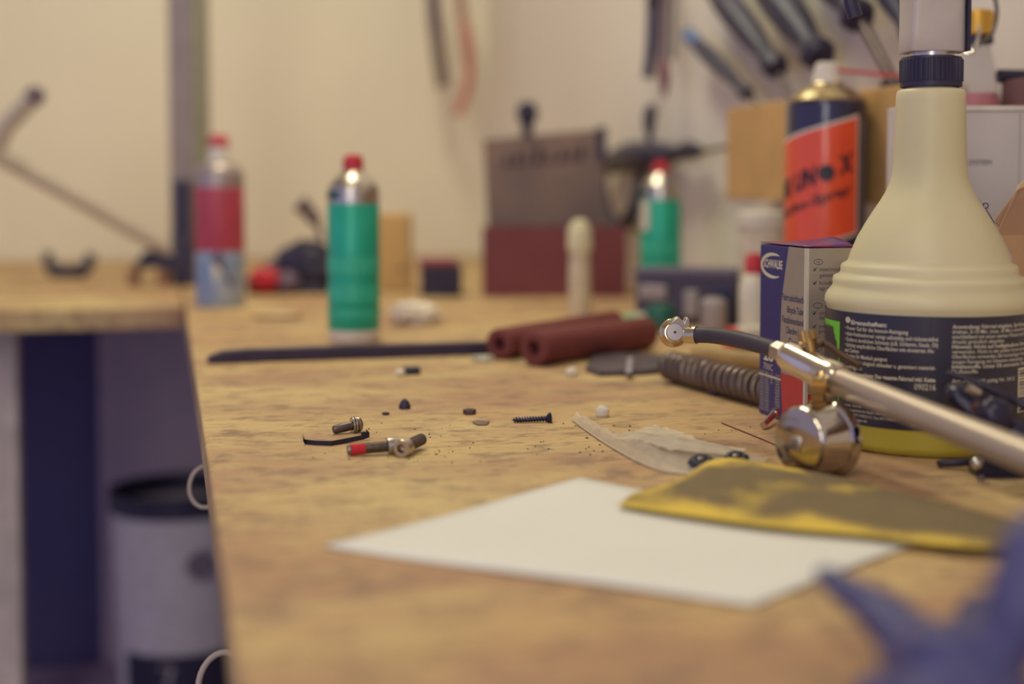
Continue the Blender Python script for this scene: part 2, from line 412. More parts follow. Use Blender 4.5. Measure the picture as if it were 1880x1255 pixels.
bm = NB(); box(bm, cb + Vector((r_(53.5), -.004, (zz(97)+zz(-60))/2)), (.0014, .02, zz(-60)-zz(97))); obj('seam_rib', bm, black, bt)

# ------------------------------------------------------------------ bicycle tube carton
pc = T(1478, 790); pl_ = T(1393, 757); e1 = (pl_-pc); LW = e1.length; e1.normalize()
e2 = Vector((-e1.y, e1.x, 0)); e2 = e2 if e2.x > 0 else -e2
HB = .1005; DB = .028
ct = thing('tube_carton', 'small upright blue and silver bicycle tube carton between spring and cream spray bottle', 'box', (pc+e1*LW/2+e2*DB/2))
bm = NB(); prism(bm, [pc, pc+e1*LW, pc+e1*LW+e2*DB, pc+e2*DB], (0, 0, HB)); obj('carton', bm, navy, ct, bevel=.0008)
silver = mat('silver_print', (168, 156, 146), .4, .35, var=.06)
fl = lambda x, y: pc + e1*(LW-x) - e2*.0002 + Vector((0, 0, y))
fl2 = lambda x, y: pc + e1*(LW-x) - e2*.0004 + Vector((0, 0, y))
frt = lambda x, y: pc + e2*x - e1*.0002 + Vector((0, 0, y))
frt2 = lambda x, y: pc + e2*x - e1*.0004 + Vector((0, 0, y))
def fx(px):                  # pixel column -> distance along the narrow face
    d = ray(px, 600); n = e2; t = (pc-O).dot(n)/d.dot(n); return LW-((O+d*t)-pc).dot(e1)
def bx(y):                   # blue / silver border
    pts = [(0, fx(1440)), (.02, fx(1436)), (.045, fx(1433)), (.07, fx(1435)), (.1, fx(1447))]
    for (a, b), (c, d) in zip(pts, pts[1:]):
        if y <= c: return b+(d-b)*(y-a)/(c-a)
    return pts[-1][1]
bm = NB(); n = 20
cols_ = [[bm.verts.new(fl(bx(HB*j/n)+(LW-bx(HB*j/n))*i/2, HB*j/n)) for i in range(3)] for j in range(n+1)]
for j in range(n):
    for i in range(2): bm.faces.new((cols_[j][i], cols_[j][i+1], cols_[j+1][i+1], cols_[j+1][i]))
obj('silver_panel', bm, silver, ct, flat=True)
bm = NB(); patch(bm, frt, 0, DB, 0, HB, 2, 2); obj('side_panel', bm, silver, ct, flat=True)
bm = NB()
cols_ = [[bm.verts.new(fl2(bx(.028*j/n)+(LW-bx(.028*j/n))*i/2, .028*j/n)) for i in range(3)] for j in range(n+1)]
for j in range(n):
    for i in range(2): bm.faces.new((cols_[j][i], cols_[j][i+1], cols_[j+1][i+1], cols_[j+1][i]))
patch(bm, frt2, 0, DB, 0, .020, 2, 1)
redp = mat('red_print', (190, 48, 62), .4)
obj('red_panel', bm, redp, ct, flat=True)
bm = NB(); tp = [pc + Vector((0, 0, HB)), pc+e1*LW+Vector((0, 0, HB)), pc+e1*LW+e2*DB+Vector((0, 0, HB)), pc+e2*DB+Vector((0, 0, HB))]
g = []
for i in range(9):
    row = []
    for j in range(9):
        s, t = i/8, j/8
        q = tp[0].lerp(tp[1], s).lerp(tp[3].lerp(tp[2], s), t)
        row.append(bm.verts.new(q + Vector((0, 0, .0012 + .005*math.sin(PI*min(1, s*1.1))*t*(1-s*.5)))))
    g.append(row)
for i in range(8):
    for j in range(8): bm.faces.new((g[i][j], g[i+1][j], g[i+1][j+1], g[i][j+1]))
obj('top_flap', bm, mat('glossy_red_violet_print', (160, 52, 76), .25, vs=55, c2=(84, 56, 120)), ct, flat=True, solid=-.0006)
bm = NB(); prism(bm, [pc+e1*.0022-e2*.0005, pc-e1*.0005-e2*.0005, pc-e1*.0005+e2*.0012, pc+e1*.0022+e2*.0012], (0, 0, HB)); obj('worn_corner', bm, mat('worn_card_edge', (206, 196, 180), .7), ct)
bm = NB()
def vz(py, px=1440):
    d = ray(px, py); t = (pc-O).dot(e2)/d.dot(e2); return (O+d*t).z-BZ
lx = fx(1402)
put_text(bm, 'SCHWALBE', fx(1401.5), vz(491, 1415), .0068, fl, bold=.03, width=fx(1436)-fx(1401.5))
oc = (fx(1420), vz(487, 1417)); RX, RY = (fx(1438)-fx(1398))*.56, .0066
prev = None
for k in range(33):          # crescent ring round the name
    t = R(62 + 236*k/32); w = .0013*(math.sin(PI*k/32)**.6)+.0001
    a = (oc[0]+(RX+w)*math.cos(t), oc[1]+(RY+w)*math.sin(t)); b = (oc[0]+(RX-w)*math.cos(t), oc[1]+(RY-w)*math.sin(t))
    q = (bm.verts.new(fl(*a)), bm.verts.new(fl(*b)))
    if prev: bm.faces.new((prev[0], prev[1], q[1], q[0]))
    prev = q
put_text(bm, '28', fx(1403), vz(661, 1410), .0095, fl, bold=.03, width=fx(1421)-fx(1403))
put_text(bm, '700C', fx(1403), vz(678, 1410), .0052, fl, width=fx(1420)-fx(1403))
patch(bm, fl, fx(1395), bx(.02), vz(688, 1400), vz(684, 1400), 4, 1)
random.seed(9)
for i in range(14):
    for x0, x1 in ((1397, 1404), (1406, 1413), (1416, 1420), (1425, 1433)):
        if x0 == 1416 and i > 3: continue
        put_text(bm, random.choice(('18-622', '20-622', '23-622', '25-630', '28-622')), fx(x0), .0250-i*.0017, .0017, fl, width=fx(x1)-fx(x0))
obj('white_lettering', bm, cream_ink, ct, flat=True)
bm = NB()
for s, py, x0 in (('Fahrradschlauch', 555, 1437), ('Bicycle Tube', 577, 1446), ('Fietsbinnenband', 597, 1437), ('Chambre à air', 616, 1444), ('Camera', 636, 1449)):
    put_text(bm, s, fx(1475.5), vz(py, 1465), .0056, fl2, bold=.005, width=fx(1475.5)-fx(x0), align='R')
def rx(px): return (px-1478)/F*((T(1478, 790)).y)/max(.2, e2.x)
def rz_(py): return HT(py, pc.y)-BZ
def oval(cx, cy, a, b, w):
    pr = None
    for k in range(25):
        t = 2*PI*k/24
        q = (bm.verts.new(frt(cx+(a+w)*math.cos(t), cy+(b+w)*math.sin(t))), bm.verts.new(frt(cx+(a-w)*math.cos(t), cy+(b-w)*math.sin(t))))
        if pr: bm.faces.new((pr[0], pr[1], q[1], q[0]))
        pr = q
tk = []
for oy, nm, ls in ((481, 'NL', ((498, 'maximaal op dichtheid', 1), (509, 'getest', 0), (523, 'houdt de lucht langer', 1), (533, 'op spanning', 0))),
                   (561, 'I', ((578, 'controllato al', 1), (587, 'del 100%', 0), (603, 'mantiene la', 1), (612, 'pressione', 0))),
                   (640, 'E', ((655, 'controlada', 1), (665, 'al maximo', 0)))):
    oval(rx(1500), rz_(oy), .0026, .0015, .00018)
    put_text(bm, nm, rx(1500), rz_(oy+2.3), .0021, frt, align='C')
    for py, s, c in ls:
        put_text(bm, s, rx(1502.5), rz_(py), .0033, frt, bold=.006)
        if c: tk.append((rx(1493), rz_(py-3)))
obj('blue_lettering', bm, navy, ct, flat=True)
bm = NB()
for x, y in tk: patch(bm, frt, x-.001, x+.001, y-.001, y+.001, 1, 1)
obj('check_boxes', bm, whiteP, ct, flat=True)
bm = NB()
for x, y in tk: poly2d(bm, [(x-.0007, y+.0002), (x-.0001, y-.0008), (x+.0017, y+.0019), (x-.0001, y+.0001)], frt2)
obj('check_marks', bm, black, ct, flat=True)

# ------------------------------------------------------------------ aerosol cans
def can_base(Yc, cx): q = A(cx, 600, Yc); return Vector((q.x, q.y, BZ))
# orange and black oil spray
YO = 1.147; co = can_base(YO, 1513); zo = lambda py: HT(py, YO)-BZ; ro = lambda hw: hw*YO/F
oc_ = thing('oil_spray_can', 'black aerosol can with slanted orange label behind the blue tube carton', 'spray can', co)
bm = NB(); lathe(bm, [(ro(68), 0), (ro(73), .002), (ro(73.5), .006), (ro(73.5), zo(196)), (ro(72), zo(189)), (ro(70), zo(186))], Matrix.Translation(co), 64)
obj('can_body', bm, mat('gloss_black_tin', (46, 42, 74), .22, .2, coat=.6), oc_)
bm = NB(); lathe(bm, [(ro(70), zo(187)), (ro(71.5), zo(184)), (ro(68), zo(181)), (ro(60), zo(174)), (ro(52), zo(167)), (ro(46), zo(163)), (ro(38), zo(161.5)), (ro(36), zo(164)), (ro(33), zo(161)), (ro(32), zo(156)), (ro(29), zo(153)), (ro(20), zo(152))], Matrix.Translation(co), 64)
obj('dome', bm, mat('pale_gold_tin', (196, 178, 140), .22, 1, var=.05), oc_)
bm = NB(); lathe(bm, [(ro(27), zo(153)), (ro(26), zo(143)), (ro(22), zo(124)), (ro(21), zo(118)), (ro(17), zo(115)), (ro(6), zo(114.5))], Matrix.Translation(co), 32)
obj('spray_nozzle', bm, whiteP, oc_)
bm = NB(); q0 = co + Vector((ro(18), -.006, zo(130))); q1 = A(1645, 139, YO-.01)
tube(bm, [q0, q1, q1+(q1-q0)*.3], .0014, 8); obj('straw', bm, red, oc_)
ow = wrap(co, ro(73.5), .0003); ow2 = wrap(co, ro(73.5), .0006); RO = ro(73.5)
ao = lambda px: RO*math.asin(max(-1, min(1, (px-1513)/73.5)))
zf = lambda py: HT(py, YO-RO)-BZ
topl = lambda s: zf(232) + .28*s
botl = lambda s: zf(443) + .28*s
bm = NB(); patch(bm, ow, -RO*1.52, ao(1569), lambda s: botl(s)-.0022, lambda s: topl(s)+.0024, 60, 4); obj('white_border', bm, whiteP, oc_, flat=True)
orange = mat('orange_print', (236, 86, 48), .3, coat=.5, var=.05)
bm = NB(); patch(bm, ow2, -RO*1.50, ao(1566), botl, topl, 60, 4); obj('orange_label', bm, orange, oc_, flat=True)
bm = NB(); patch(bm, ow, ao(1571), ao(1583), .02, topl(ao(1571))-.002, 6, 4); obj('grey_text_strip', bm, mat('grey_print', (120, 116, 126), .5, vs=900, var=.6), oc_, flat=True)
ow3 = wrap(co, RO, .0009)
bm = NB(); m0 = zf(327)
for ch, px, w in (('B', 1441, .0085), ('R', 1450, .0090), ('U', 1467, .0090), ('N', 1486, .0092), ('X', 1548, .0120)):
    s = ao(px)
    if ch == 'B': s = ao(1450)-.0098
    put_text(bm, ch, s-w/2, m0+.36*s-.003, .0200, ow3, bold=.055, width=w, shear=.3)
s = ao(1514)
oo = [(s+.0066*math.cos(t*PI/14), m0+.36*s+.0038+.0066*math.sin(t*PI/14)) for t in range(28)]
cc_ = bm.verts.new(ow3(s, m0+.36*s+.0038)); vs_ = [bm.verts.new(ow3(*p)) for p in oo]
for i in range(28): bm.faces.new((cc_, vs_[i], vs_[(i+1) % 28]))
put_text(bm, 'Turbo-Spray', ao(1440)-.002, zf(371)+.34*(ao(1440)), .0105, ow3, bold=.03, width=ao(1556)-ao(1440)+.002, shear=.34)
obj('black_lettering', bm, mat('dark_ink', (46, 38, 50), .4), oc_, flat=True)

def cleaner_can(Yc, cx, label, group=None):
    c = can_base(Yc, cx); k = Yc/F; Zc = 1.23; z = lambda py: HT(py, Zc)-BZ; r = lambda hw: hw*Zc/F
    o = thing('cleaner_can', label, 'spray can', c, group)
    Mt = Matrix.Translation(c)
    bm = NB(); lathe(bm, [(r(43), 0), (r(46), .002), (r(47), .005), (r(47), z(603))], Mt); obj('bottom_band', bm, whiteP, o)
    bm = NB(); lathe(bm, [(r(47), z(603)), (r(47.6), z(602)), (r(47.6), z(374)), (r(47), z(373))], Mt); obj('can_body', bm, green, o)
    bm = NB(); lathe(bm, [(r(47), z(373)), (r(47), z(350)), (r(46), z(344)), (r(40), z(334)), (r(30), z(324)), (r(22), z(318)), (r(18), z(312))], Mt); obj('dome', bm, mat('silver_tin', (200, 190, 180), .3, 1), o)
    for y0, y1 in ((470, 500), (520, 548), (566, 578)):
        w = wrap(c, r(47.6), .0003)
        bm = NB(); patch(bm, w, -.034, .034, z(y1), z(y0), 24, 1); obj('printed_band', bm, mat('bright_green_print', (58, 190, 156), .4, var=.2, vs=200), o, flat=True)
    w = wrap(c, r(47), .0003)
    bm = NB(); patch(bm, w, -.034, -.012, z(366), z(350), 12, 1); obj('dark_band', bm, mat('dark_green_print', (46, 92, 88), .4), o, flat=True)
    bm = NB(); lathe(bm, [(r(18), z(314)), (r(19), z(308)), (r(19), z(296)), (r(16), z(286)), (r(8), z(283))], Mt, 24); obj('spray_cap', bm, red, o)
    return o
cleaner_can(1.23, 650, 'green aerosol can with red cap standing alone beside the long dark bar', 'green aerosol cans')
c3 = cleaner_can(1.57, 1212, 'blurred green aerosol can behind the dark electronics case, with a pale patch on its side', 'green aerosol cans')
cc3 = can_base(1.57, 1212)
bm = NB(); w = wrap(cc3, .0226, .0008, rot=-.9); patch(bm, w, -.007, .007, .086, .118, 8, 2); obj('pale_patch', bm, whiteP, c3, flat=True)

YR = 1.594; cr = can_base(YR, 405); zr = lambda py: HT(py, YR)-BZ; rr_ = lambda hw: hw*YR/F; Mt = Matrix.Translation(cr)
rcn = thing('brake_cleaner_can', 'leftmost aerosol can, red above and light blue below, near the metal stand', 'spray can', cr)
bm = NB(); lathe(bm, [(rr_(42), 0), (rr_(45), .003), (rr_(45), zr(462)), (rr_(45), zr(460))], Mt); obj('blue_sleeve', bm, mat('pale_blue_print', (132, 158, 190), .4, vs=30, c2=(170, 176, 190)), rcn)
bm = NB(); lathe(bm, [(rr_(45), zr(460)), (rr_(45.3), zr(459)), (rr_(45.3), zr(345)), (rr_(45), zr(344))], Mt); obj('red_sleeve', bm, mat('crimson_print', (190, 72, 92), .4, var=.2, vs=60), rcn)
bm = NB(); lathe(bm, [(rr_(45), zr(344)), (rr_(45), zr(322)), (rr_(43), zr(312)), (rr_(35), zr(302)), (rr_(22), zr(298))], Mt); obj('dome', bm, mat('grey_tin', (176, 160, 156), .4, .6), rcn)
bm = NB(); lathe(bm, [(rr_(21), zr(300)), (rr_(20), zr(280)), (rr_(17), zr(268))], Mt, 24); obj('collar', bm, whiteP, rcn)
bm = NB(); lathe(bm, [(rr_(19), zr(269)), (rr_(19), zr(258)), (rr_(15), zr(249)), (rr_(6), zr(246))], Mt, 24); obj('spray_cap', bm, mat('washed_red_plastic', (206, 84, 92), .4), rcn)
w = wrap(cr, rr_(45), .0004)
bm = NB(); poly2d(bm, [(-.010, .055), (.0, .062), (.012, .05), (.016, .03), (.012, .02), (.006, .034), (-.002, .046)], w); obj('dark_picture', bm, mat('brown_print', (84, 62, 82), .5), rcn, flat=True)
bm = NB(); poly2d(bm, [(-.010, .050), (-.002, .046), (.004, .034), (.010, .016), (.002, .014), (-.006, .028)], w); obj('pale_picture', bm, whiteP, rcn, flat=True)

# ------------------------------------------------------------------ shock pump with gauge
pm = thing('shock_pump', 'hand pump with tan metal barrel, short black hose and round chrome gauge', 'pump', T(1520, 872))
YH = .69
b0, b1, b2 = A(1540, 700, .675), A(1700, 757, .611), A(1880, 836, .547)
bd = (b2-b0).normalized(); bend = b0 + bd*.235
RBAR = .0066
bm = NB(); cyl(bm, b0, bend, RBAR, n=48); obj('barrel', bm, alum, pm)
bm = NB(); h0 = A(1440, 649, .705); hd = (b0-h0).normalized(); L = (b0-h0).length
lathe(bm, [(.0052, -.0005), (.0066, .001), (.0074, .004), (.0078, L*.5), (.0082, L-.009), (.0086, L-.008), (.0086, L-.002), (.0078, L)], frame(h0, hd), 48)
obj('pump_head', bm, mat('polished_aluminium', (224, 214, 196), .2, 1, var=.03), pm)
bm = NB(); n0 = A(1424, 642, .712); cyl(bm, n0, h0+hd*.001, .0050, .0056, n=6); obj('hose_nut', bm, steel, pm, bevel=.0004)
bm = NB()
hp = [A(1268, 614.5, .765), A(1300, 615, .76), A(1330, 618.5, .75), A(1360, 624, .737), A(1395, 633, .724), A(1426, 643, .711)]
tube(bm, smooth_path(hp, 8), .0043, 24); obj('hose', bm, rubber, pm)
bm = NB(); fd = (hp[1]-hp[0]).normalized(); cyl(bm, hp[0]-fd*.003, hp[0]+fd*.0035, .0047, .0049, n=32); obj('ferrule', bm, mat('nickel', (206, 190, 160), .22, 1, var=.05), pm)
# valve chuck
pc0 = A(1238, 610, .766); cv = (O-pc0).normalized(); cax = (cv + Vector((.10, 0, .05))).normalized()
nick = mat('nickel_satin', (176, 166, 154), .36, .9, var=.1)
bm = NB(); lathe(bm, [(.0046, -.001), (.0047, .0030), (.0044, .0036), (.0006, .0037)], frame(pc0, cax), 48); cyl(bm, pc0-cax*.0015, hp[0], .0036, .0042, n=24)
obj('valve_chuck', bm, nick, pm)
bm = NB(); kc = pc0 - cax*.004
kn = lambda r, z, t: r + (.00028 if r > .0074 and math.sin(t*56) > 0 else 0)
lathe(bm, [(.0050, -.0035), (.0074, -.0032), (.0077, -.0026), (.0077, .0006), (.0074, .0014), (.0062, .0022), (.0060, .0034), (.0052, .0042), (.0040, .0044)], frame(kc, cax), 240, rfun=kn)
obj('knurled_ring', bm, mat('gold_nickel', (206, 182, 146), .2, 1, var=.05), pm, ang=20)
bm = NB(); cyl(bm, pc0+cax*.0034, pc0+cax*.0042, .0007, n=12); obj('pin', bm, black, pm)
bm = NB()
lv = [(1228, 596), (1234, 588), (1241, 583), (1247, 582), (1252, 587), (1256, 591), (1258, 585), (1262, 582), (1266, 585), (1268, 596), (1266, 605), (1258, 607), (1250, 610), (1245, 604), (1238, 599)]
prism(bm, [A(x, y, .7635) for x, y in lv], (0, .007, 0))
obj('lever', bm, nick, pm, bevel=.0011)
# gauge
gn = Vector((-math.sin(R(58)), -math.cos(R(58)), 0.02)).normalized()
gb = A(1533, 803, .664); gt = .0235; gf = gb + gn*gt
Mg = frame(gb, gn)
bm = NB(); lathe(bm, [(.0165, -.0005), (.0176, .0005), (.0179, .003), (.0179, .0055), (.0174, .0062), (.0168, .0064), (.0166, .007), (.0164, gt-.003), (.0160, gt-.001), (.0152, gt-.0002)], Mg, 72)
obj('gauge_case', bm, mat('mirror_chrome', (196, 188, 180), .08, 1, var=.03), pm)
bm = NB(); lathe(bm, [(.0153, gt-.0009), (.0150, gt+.0006), (.0120, gt+.0011), (.006, gt+.0014), (.0006, gt+.0015)], Mg, 64)
gface = obj('gauge_face', bm, mat('smoky_chrome_face', (176, 162, 144), .12, .95, var=.06), pm)
bm = NB(); xg = Mg.to_3x3() @ Vector((1, 0, 0)); up = Vector((0, 0, 1)); sg = gn.cross(up).normalized(); sg = -sg if sg.x < 0 else sg
gp = lambda x, y: gf + gn*.0020 + sg*x + up*y
poly2d(bm, [(-.003, -.004), (.003, -.0045), (.0042, .0015), (.003, .003), (-.0032, .002)], gp)
obj('gauge_emblem', bm, mat('embossed_emblem', (216, 204, 190), .35, .7, vs=1500, var=.4), gface, flat=True, solid=.0006)
bm = NB()
for y in (-.0030, -.0018, -.0006, .0006): poly2d(bm, [(-.0022, y), (.0026, y-.0002), (.0026, y+.0004), (-.0022, y+.0006)], lambda x, q: gp(x, q)+gn*.0004)
obj('emblem_lines', bm, darksteel, gface, flat=True)
bm = NB(); gm = gb + gn*.011
st0 = gm + Vector((0, 0, .0155)); st1 = h0 + hd*(L*.72)
lathe(bm, [(.0050, 0), (.0050, .003), (.0034, .0035), (.0034, .007), (.0046, .0075), (.0046, .011)], frame(st0-Vector((0, 0, .001)), Vector((0, 0, 1))), 6)
cyl(bm, st0+Vector((0, 0, .009)), st1, .0036, n=20); obj('gauge_stem', bm, brass, pm)
bm = NB(); v0 = A(1492, 660, .690); v1 = A(1484, 618, .694)
cyl(bm, v0, v1, .0026, n=16); lathe(bm, [(.0030, -.001), (.0044, 0), (.0044, .004), (.003, .0048)], frame(v1-Vector((0, 0, .002)), v1-v0), 60, rfun=lambda r, z, t: r+(.0003 if math.sin(t*18) > 0 else 0))
obj('bleed_valve', bm, brass, pm)
bm = NB(); tube(bm, smooth_path([A(1497, 634, .70), A(1512, 630, .705), A(1545, 652, .70), A(1580, 672, .695)]), [.0024]*25, 12, flat=.8); obj('valve_lever', bm, mat('bronzed_metal', (120, 100, 88), .4, .8), pm)
# valve cap lying by the gauge
bm = NB(); p0, p1 = T(1401, 780, .0025), T(1424, 770, .0035)+Vector((0, .006, .002))
cyl(bm, p0, p1, .0018, .0020, n=20); cyl(bm, p1, p1+(p1-p0).normalized()*.004, .0026, n=20)
p2 = p1+(p1-p0).normalized()*.004; cyl(bm, p2, p2+(p1-p0).normalized()*.003, .0016, n=16)
single('tyre_valve', bm, steel, T(1412, 778), 'small silver tyre valve lying left of the chrome gauge', 'valve')

# ------------------------------------------------------------------ black brake caliper right of the pump
bc = thing('brake_caliper', 'black metal brake caliper with silver pivot bolts lying behind the pump barrel', 'brake caliper', T(1850, 880))
bm = NB(); tube(bm, smooth_path([A(1738, 683, .655), A(1790, 700, .65), A(1840, 724, .645), A(1900, 752, .64), A(1960, 790, .63)]), [.0018]*9+[.0028]*12+[.0036]*12, 12, flat=.7); obj('upper_arm', bm, blackm, bc)
bm = NB(); tube(bm, smooth_path([A(1742, 708, .65), A(1775, 738, .645), A(1815, 768, .64), A(1870, 790, .635), A(1930, 830, .63)]), [.003, .004, .006, .0075, .0085, .009]+[.0085]*14+[.0075]*13, 14, flat=.7); obj('lower_arm', bm, blackm, bc)
bm = NB(); q = A(1826, 768, .63); blob(bm, q, .0088, (1, .8, 1.1), .05); obj('pivot_boss', bm, blackm, bc)
bm = NB(); cyl(bm, A(1777, 710, .636), A(1797, 722, .636), .0022, n=16); obj('silver_bolt', bm, steel, bc)
bm = NB(); cyl(bm, A(1786, 744, .634), A(1797, 750, .634), .0022, n=16); obj('bronze_bolt', bm, mat('dull_copper', (150, 108, 98), .4, .8), bc)
bm = NB(); tube(bm, smooth_path([A(1722, 852, .672), A(1732, 850, .672), A(1760, 849, .67), A(1792, 846, .665), A(1830, 846, .66)]), [.0012]+[.0019]*32, 12); obj('brake_pad_rod', bm, black, bc)
bm = NB(); blob(bm, A(1793, 850, .644), .0028, amp=0); obj('ball_washer', bm, chrome, bc)
bm = NB(); prism(bm, [A(x, y, .65) for x, y in ((1795, 848), (1830, 840), (1875, 862), (1960, 890), (1960, 925), (1880, 900), (1840, 885), (1815, 896), (1796, 897), (1800, 880), (1792, 868))], (0.0, .014, 0)); obj('caliper_body', bm, blackm, bc, bevel=.002)
bm = NB(); tube(bm, smooth_path([A(1803, 872, .645), A(1798, 888, .645), A(1806, 896, .645), A(1830, 893, .645), A(1862, 888, .645)]), .0014, 10); obj('spring', bm, darksteel, bc)
bm = NB(); tube(bm, smooth_path([A(1925, 830, .63), A(1950, 860, .635), A(1955, 880, .645)]), .008, 14); obj('bridge', bm, blackm, bc)

# ------------------------------------------------------------------ coil spring
s0, s1 = T(1237, 702, 0), T(1440, 757, 0)
sd = (s1-s0).normalized(); RS = .0106; WR = .0025
sp = thing('coil_spring', 'dark steel coil spring lying behind and left of the tube carton', 'spring', (s0+s1)/2)
bm = NB(); turns = 17; n = turns*24; Ls = (s1-s0).length
Ms = frame(s0+Vector((0, 0, RS+WR*.2)), sd)
tube(bm, [Ms @ Vector(((RS-WR)*math.cos(2*PI*i/24), (RS-WR)*math.sin(2*PI*i/24), Ls*i/n)) for i in range(n+1)], WR, 8); obj('coil', bm, mat('spring_steel', (120, 104, 98), .45, .7, var=.2), sp)
bm = NB(); lathe(bm, [(.0070, -.002), (.0070, Ls+.002)], Ms, 24); obj('core_tube', bm, black, sp)
bm = NB(); lathe(bm, [(.0085, -.006), (.0100, -.005), (.0104, -.001), (.009, 0)], Ms, 24); obj('end_collar', bm, darksteel, sp)
bm = NB(); q = T(1322, 726, 0); box(bm, q+Vector((0, .004, .003)), (.013, .010, .006), rz=.3); single('rubber_block', bm, black, q, 'small black rubber block in front of the coil spring', 'rubber block', bevel=.0015)
bm = NB(); tube(bm, [T(1275, 650, .007), T(1340, 656, .007), T(1430, 668, .007)], .0065, 16); single('wooden_dowel', bm, mat('olive_wood', (172, 142, 92), .6, var=.25, vs=40), T(1340, 664), 'tan wooden stick lying behind the coil spring', 'stick')

# ------------------------------------------------------------------ foam grips, plate, bar
def grip(e0, e1_, r, label):
    e0, e1_ = Vector(e0), Vector(e1_); d = e1_-e0; L = d.length
    bm = NB(); M = frame(e0+Vector((0, 0, r)), d); ri = r*.40
    lathe(bm, [(ri, .02), (ri, .002), (ri+.0008, 0), (r-.002, 0), (r, .002), (r*1.0, L*.3), (r, L-.002), (r-.002, L), (ri, L)], M, 48, cap=False)
    g = thing('foam_grip', label, 'handlebar grip', (e0+e1_)/2, 'red-brown foam grips')
    obj('grip_sleeve', bm, mat('red_brown_foam', (118, 58, 56), .75, var=.15, vs=90, bump=.2, bs=500), g)
    bm = NB(); lathe(bm, [(ri*.98, .012), (ri*.98, L-.002)], M, 24); obj('grip_core', bm, black, g)
gA = T(978, 672); gB = T(1186, 640)
grip(gA, gB, .0134, 'front red-brown foam grip with dark hole, nearest of the pair')
grip(T(915, 660), T(1120, 622)+Vector((.004, .012, 0)), .0122, 'rear red-brown foam grip, partly hidden behind the front one')
mp = thing('metal_plate', 'flat grey metal plate with a pale strip lying between foam grips and coil spring', 'metal plate', T(1150, 670))
bm = NB(); prism(bm, [T(x, y) for x, y in ((1075, 682), (1100, 691), (1180, 689), (1232, 684), (1222, 660), (1130, 655), (1088, 660))], (0, 0, .004)); obj('plate', bm, mat('blue_grey_metal', (96, 86, 98), .4, .4, var=.3, vs=50), mp, bevel=.0008)
bm = NB(); prism(bm, [T(x, y, .0042) for x, y in ((1148, 686), (1160, 686), (1162, 658), (1152, 658))], (0, 0, .0012)); obj('pale_strip', bm, mat('pale_lilac_tape', (158, 148, 162), .5), mp)
bm = NB()
fa, fb = T(380, 668), T(930, 650); d = (fb-fa).normalized(); s = Vector((-d.y, d.x, 0)); Lf = (fb-fa).length
ol = [(0, .004), (.003, .0008), (.012, -.0005), (.05, -.001), (Lf, 0), (Lf, .015), (.05, .013), (.012, .011), (.003, .008)]
prism(bm, [fa+d*x+Vector((0, 0, z)) for x, z in ((0, .002), (.002, .0055), (.012, .0088), (.03, .0100), (Lf, .0100), (Lf, 0), (.012, 0), (.003, .0004))], s*.013)
single('flat_bar', bm, mat('dark_violet_steel', (60, 50, 74), .45, .2, var=.2), fa, 'long dark flat steel bar with tapered left tip lying in front of the green can', 'steel bar', bevel=.001)

# ------------------------------------------------------------------ bolts and small parts
def thread(bm, M, L, r, pitch=.0008, depth=.00035, z0=0):
    n = int(L/pitch); pr = []
    for i in range(n):
        z = z0+i*pitch; pr += [(r-depth, z), (r, z+pitch*.5)]
    pr.append((r-depth, z0+n*pitch)); lathe(bm, pr, M, 28); return bm
def cap_bolt(label, p_head, d, Lsh, r, group, redlock=False, mats=(darksteel, steel), Lth=None):
    d = Vector(d).normalized(); M = frame(p_head, d)      # head outer face at p_head, shaft along d
    o = thing('socket_bolt', label, 'bolt', p_head + d*Lsh*.5, group)
    rh, hh = r*1.5, r*2.0; ri = rh*.52
    bm = NB(); n = 36
    hexr = lambda t: ri*math.cos(PI/6)/math.cos(((t) % (PI/3))-PI/6)
    rings = []
    for rad, z in ((0, .9), ('h', .9), ('h', .06), ('h2', 0), (rh*.93, 0), (rh, .12), (rh, .97), (rh*.97, 1.0), (r, 1.0)):
        ring = []
        for k in range(n):
            t = 2*PI*k/n
            q = rad if not isinstance(rad, str) else hexr(t)*(1.08 if rad == 'h2' else 1)
            q = max(q, .00005); ring.append(bm.verts.new(M @ Vector((q*math.cos(t), q*math.sin(t), z*hh))))
        rings.append(ring)
    for a, b in zip(rings, rings[1:]):
        for k in range(n): bm.faces.new((a[k], a[(k+1) % n], b[(k+1) % n], b[k]))
    obj('head', bm, mats[1], o)
    th = Lth or Lsh
    bm = NB(); lathe(bm, [(r*.98, hh*.99), (r*.98, hh+Lsh-th)], M, 28) if th < Lsh else None
    if th < Lsh: obj('shank', bm, mats[0], o); bm = NB()
    if th > 0: thread(bm, M, th-.0008, r, z0=hh+Lsh-th, depth=.0004); lathe(bm, [(r*.86, hh+Lsh-.0022), (r*.84, hh+Lsh-.0006), (r*.7, hh+Lsh)], M, 28); obj('thread', bm, mats[0], o)
    if redlock:
        bm = NB(); thread(bm, M, .0072, r*1.03, z0=hh+Lsh-.0092, depth=.0003); obj('red_threadlock', bm, red, o)
    return o
aged = mat('aged_steel', (150, 138, 128), .35, .9, var=.25, vs=300)
dull = mat('dull_steel', (104, 92, 90), .42, .8, var=.3, vs=400)
Rb = .0029
tipA = T(637, 826, Rb); hdA = T(733, 817, Rb*1.5)
cap_bolt('bolt with red thread-locker on its tip, crossing behind the socket-head bolt', hdA, tipA-hdA, (tipA-hdA).length-Rb*2, Rb, 'loose bolts on the bench', True, (aged, steel))
hdB = T(737, 839, 0)+Vector((0, 0, Rb*1.5)); dirB = (T(766, 822, 0)+Vector((0, .008, .0035)))-hdB; dirB = Vector((dirB.x, dirB.y, -.0005))
hdB = hdB + Vector((0, -.0005, 0))
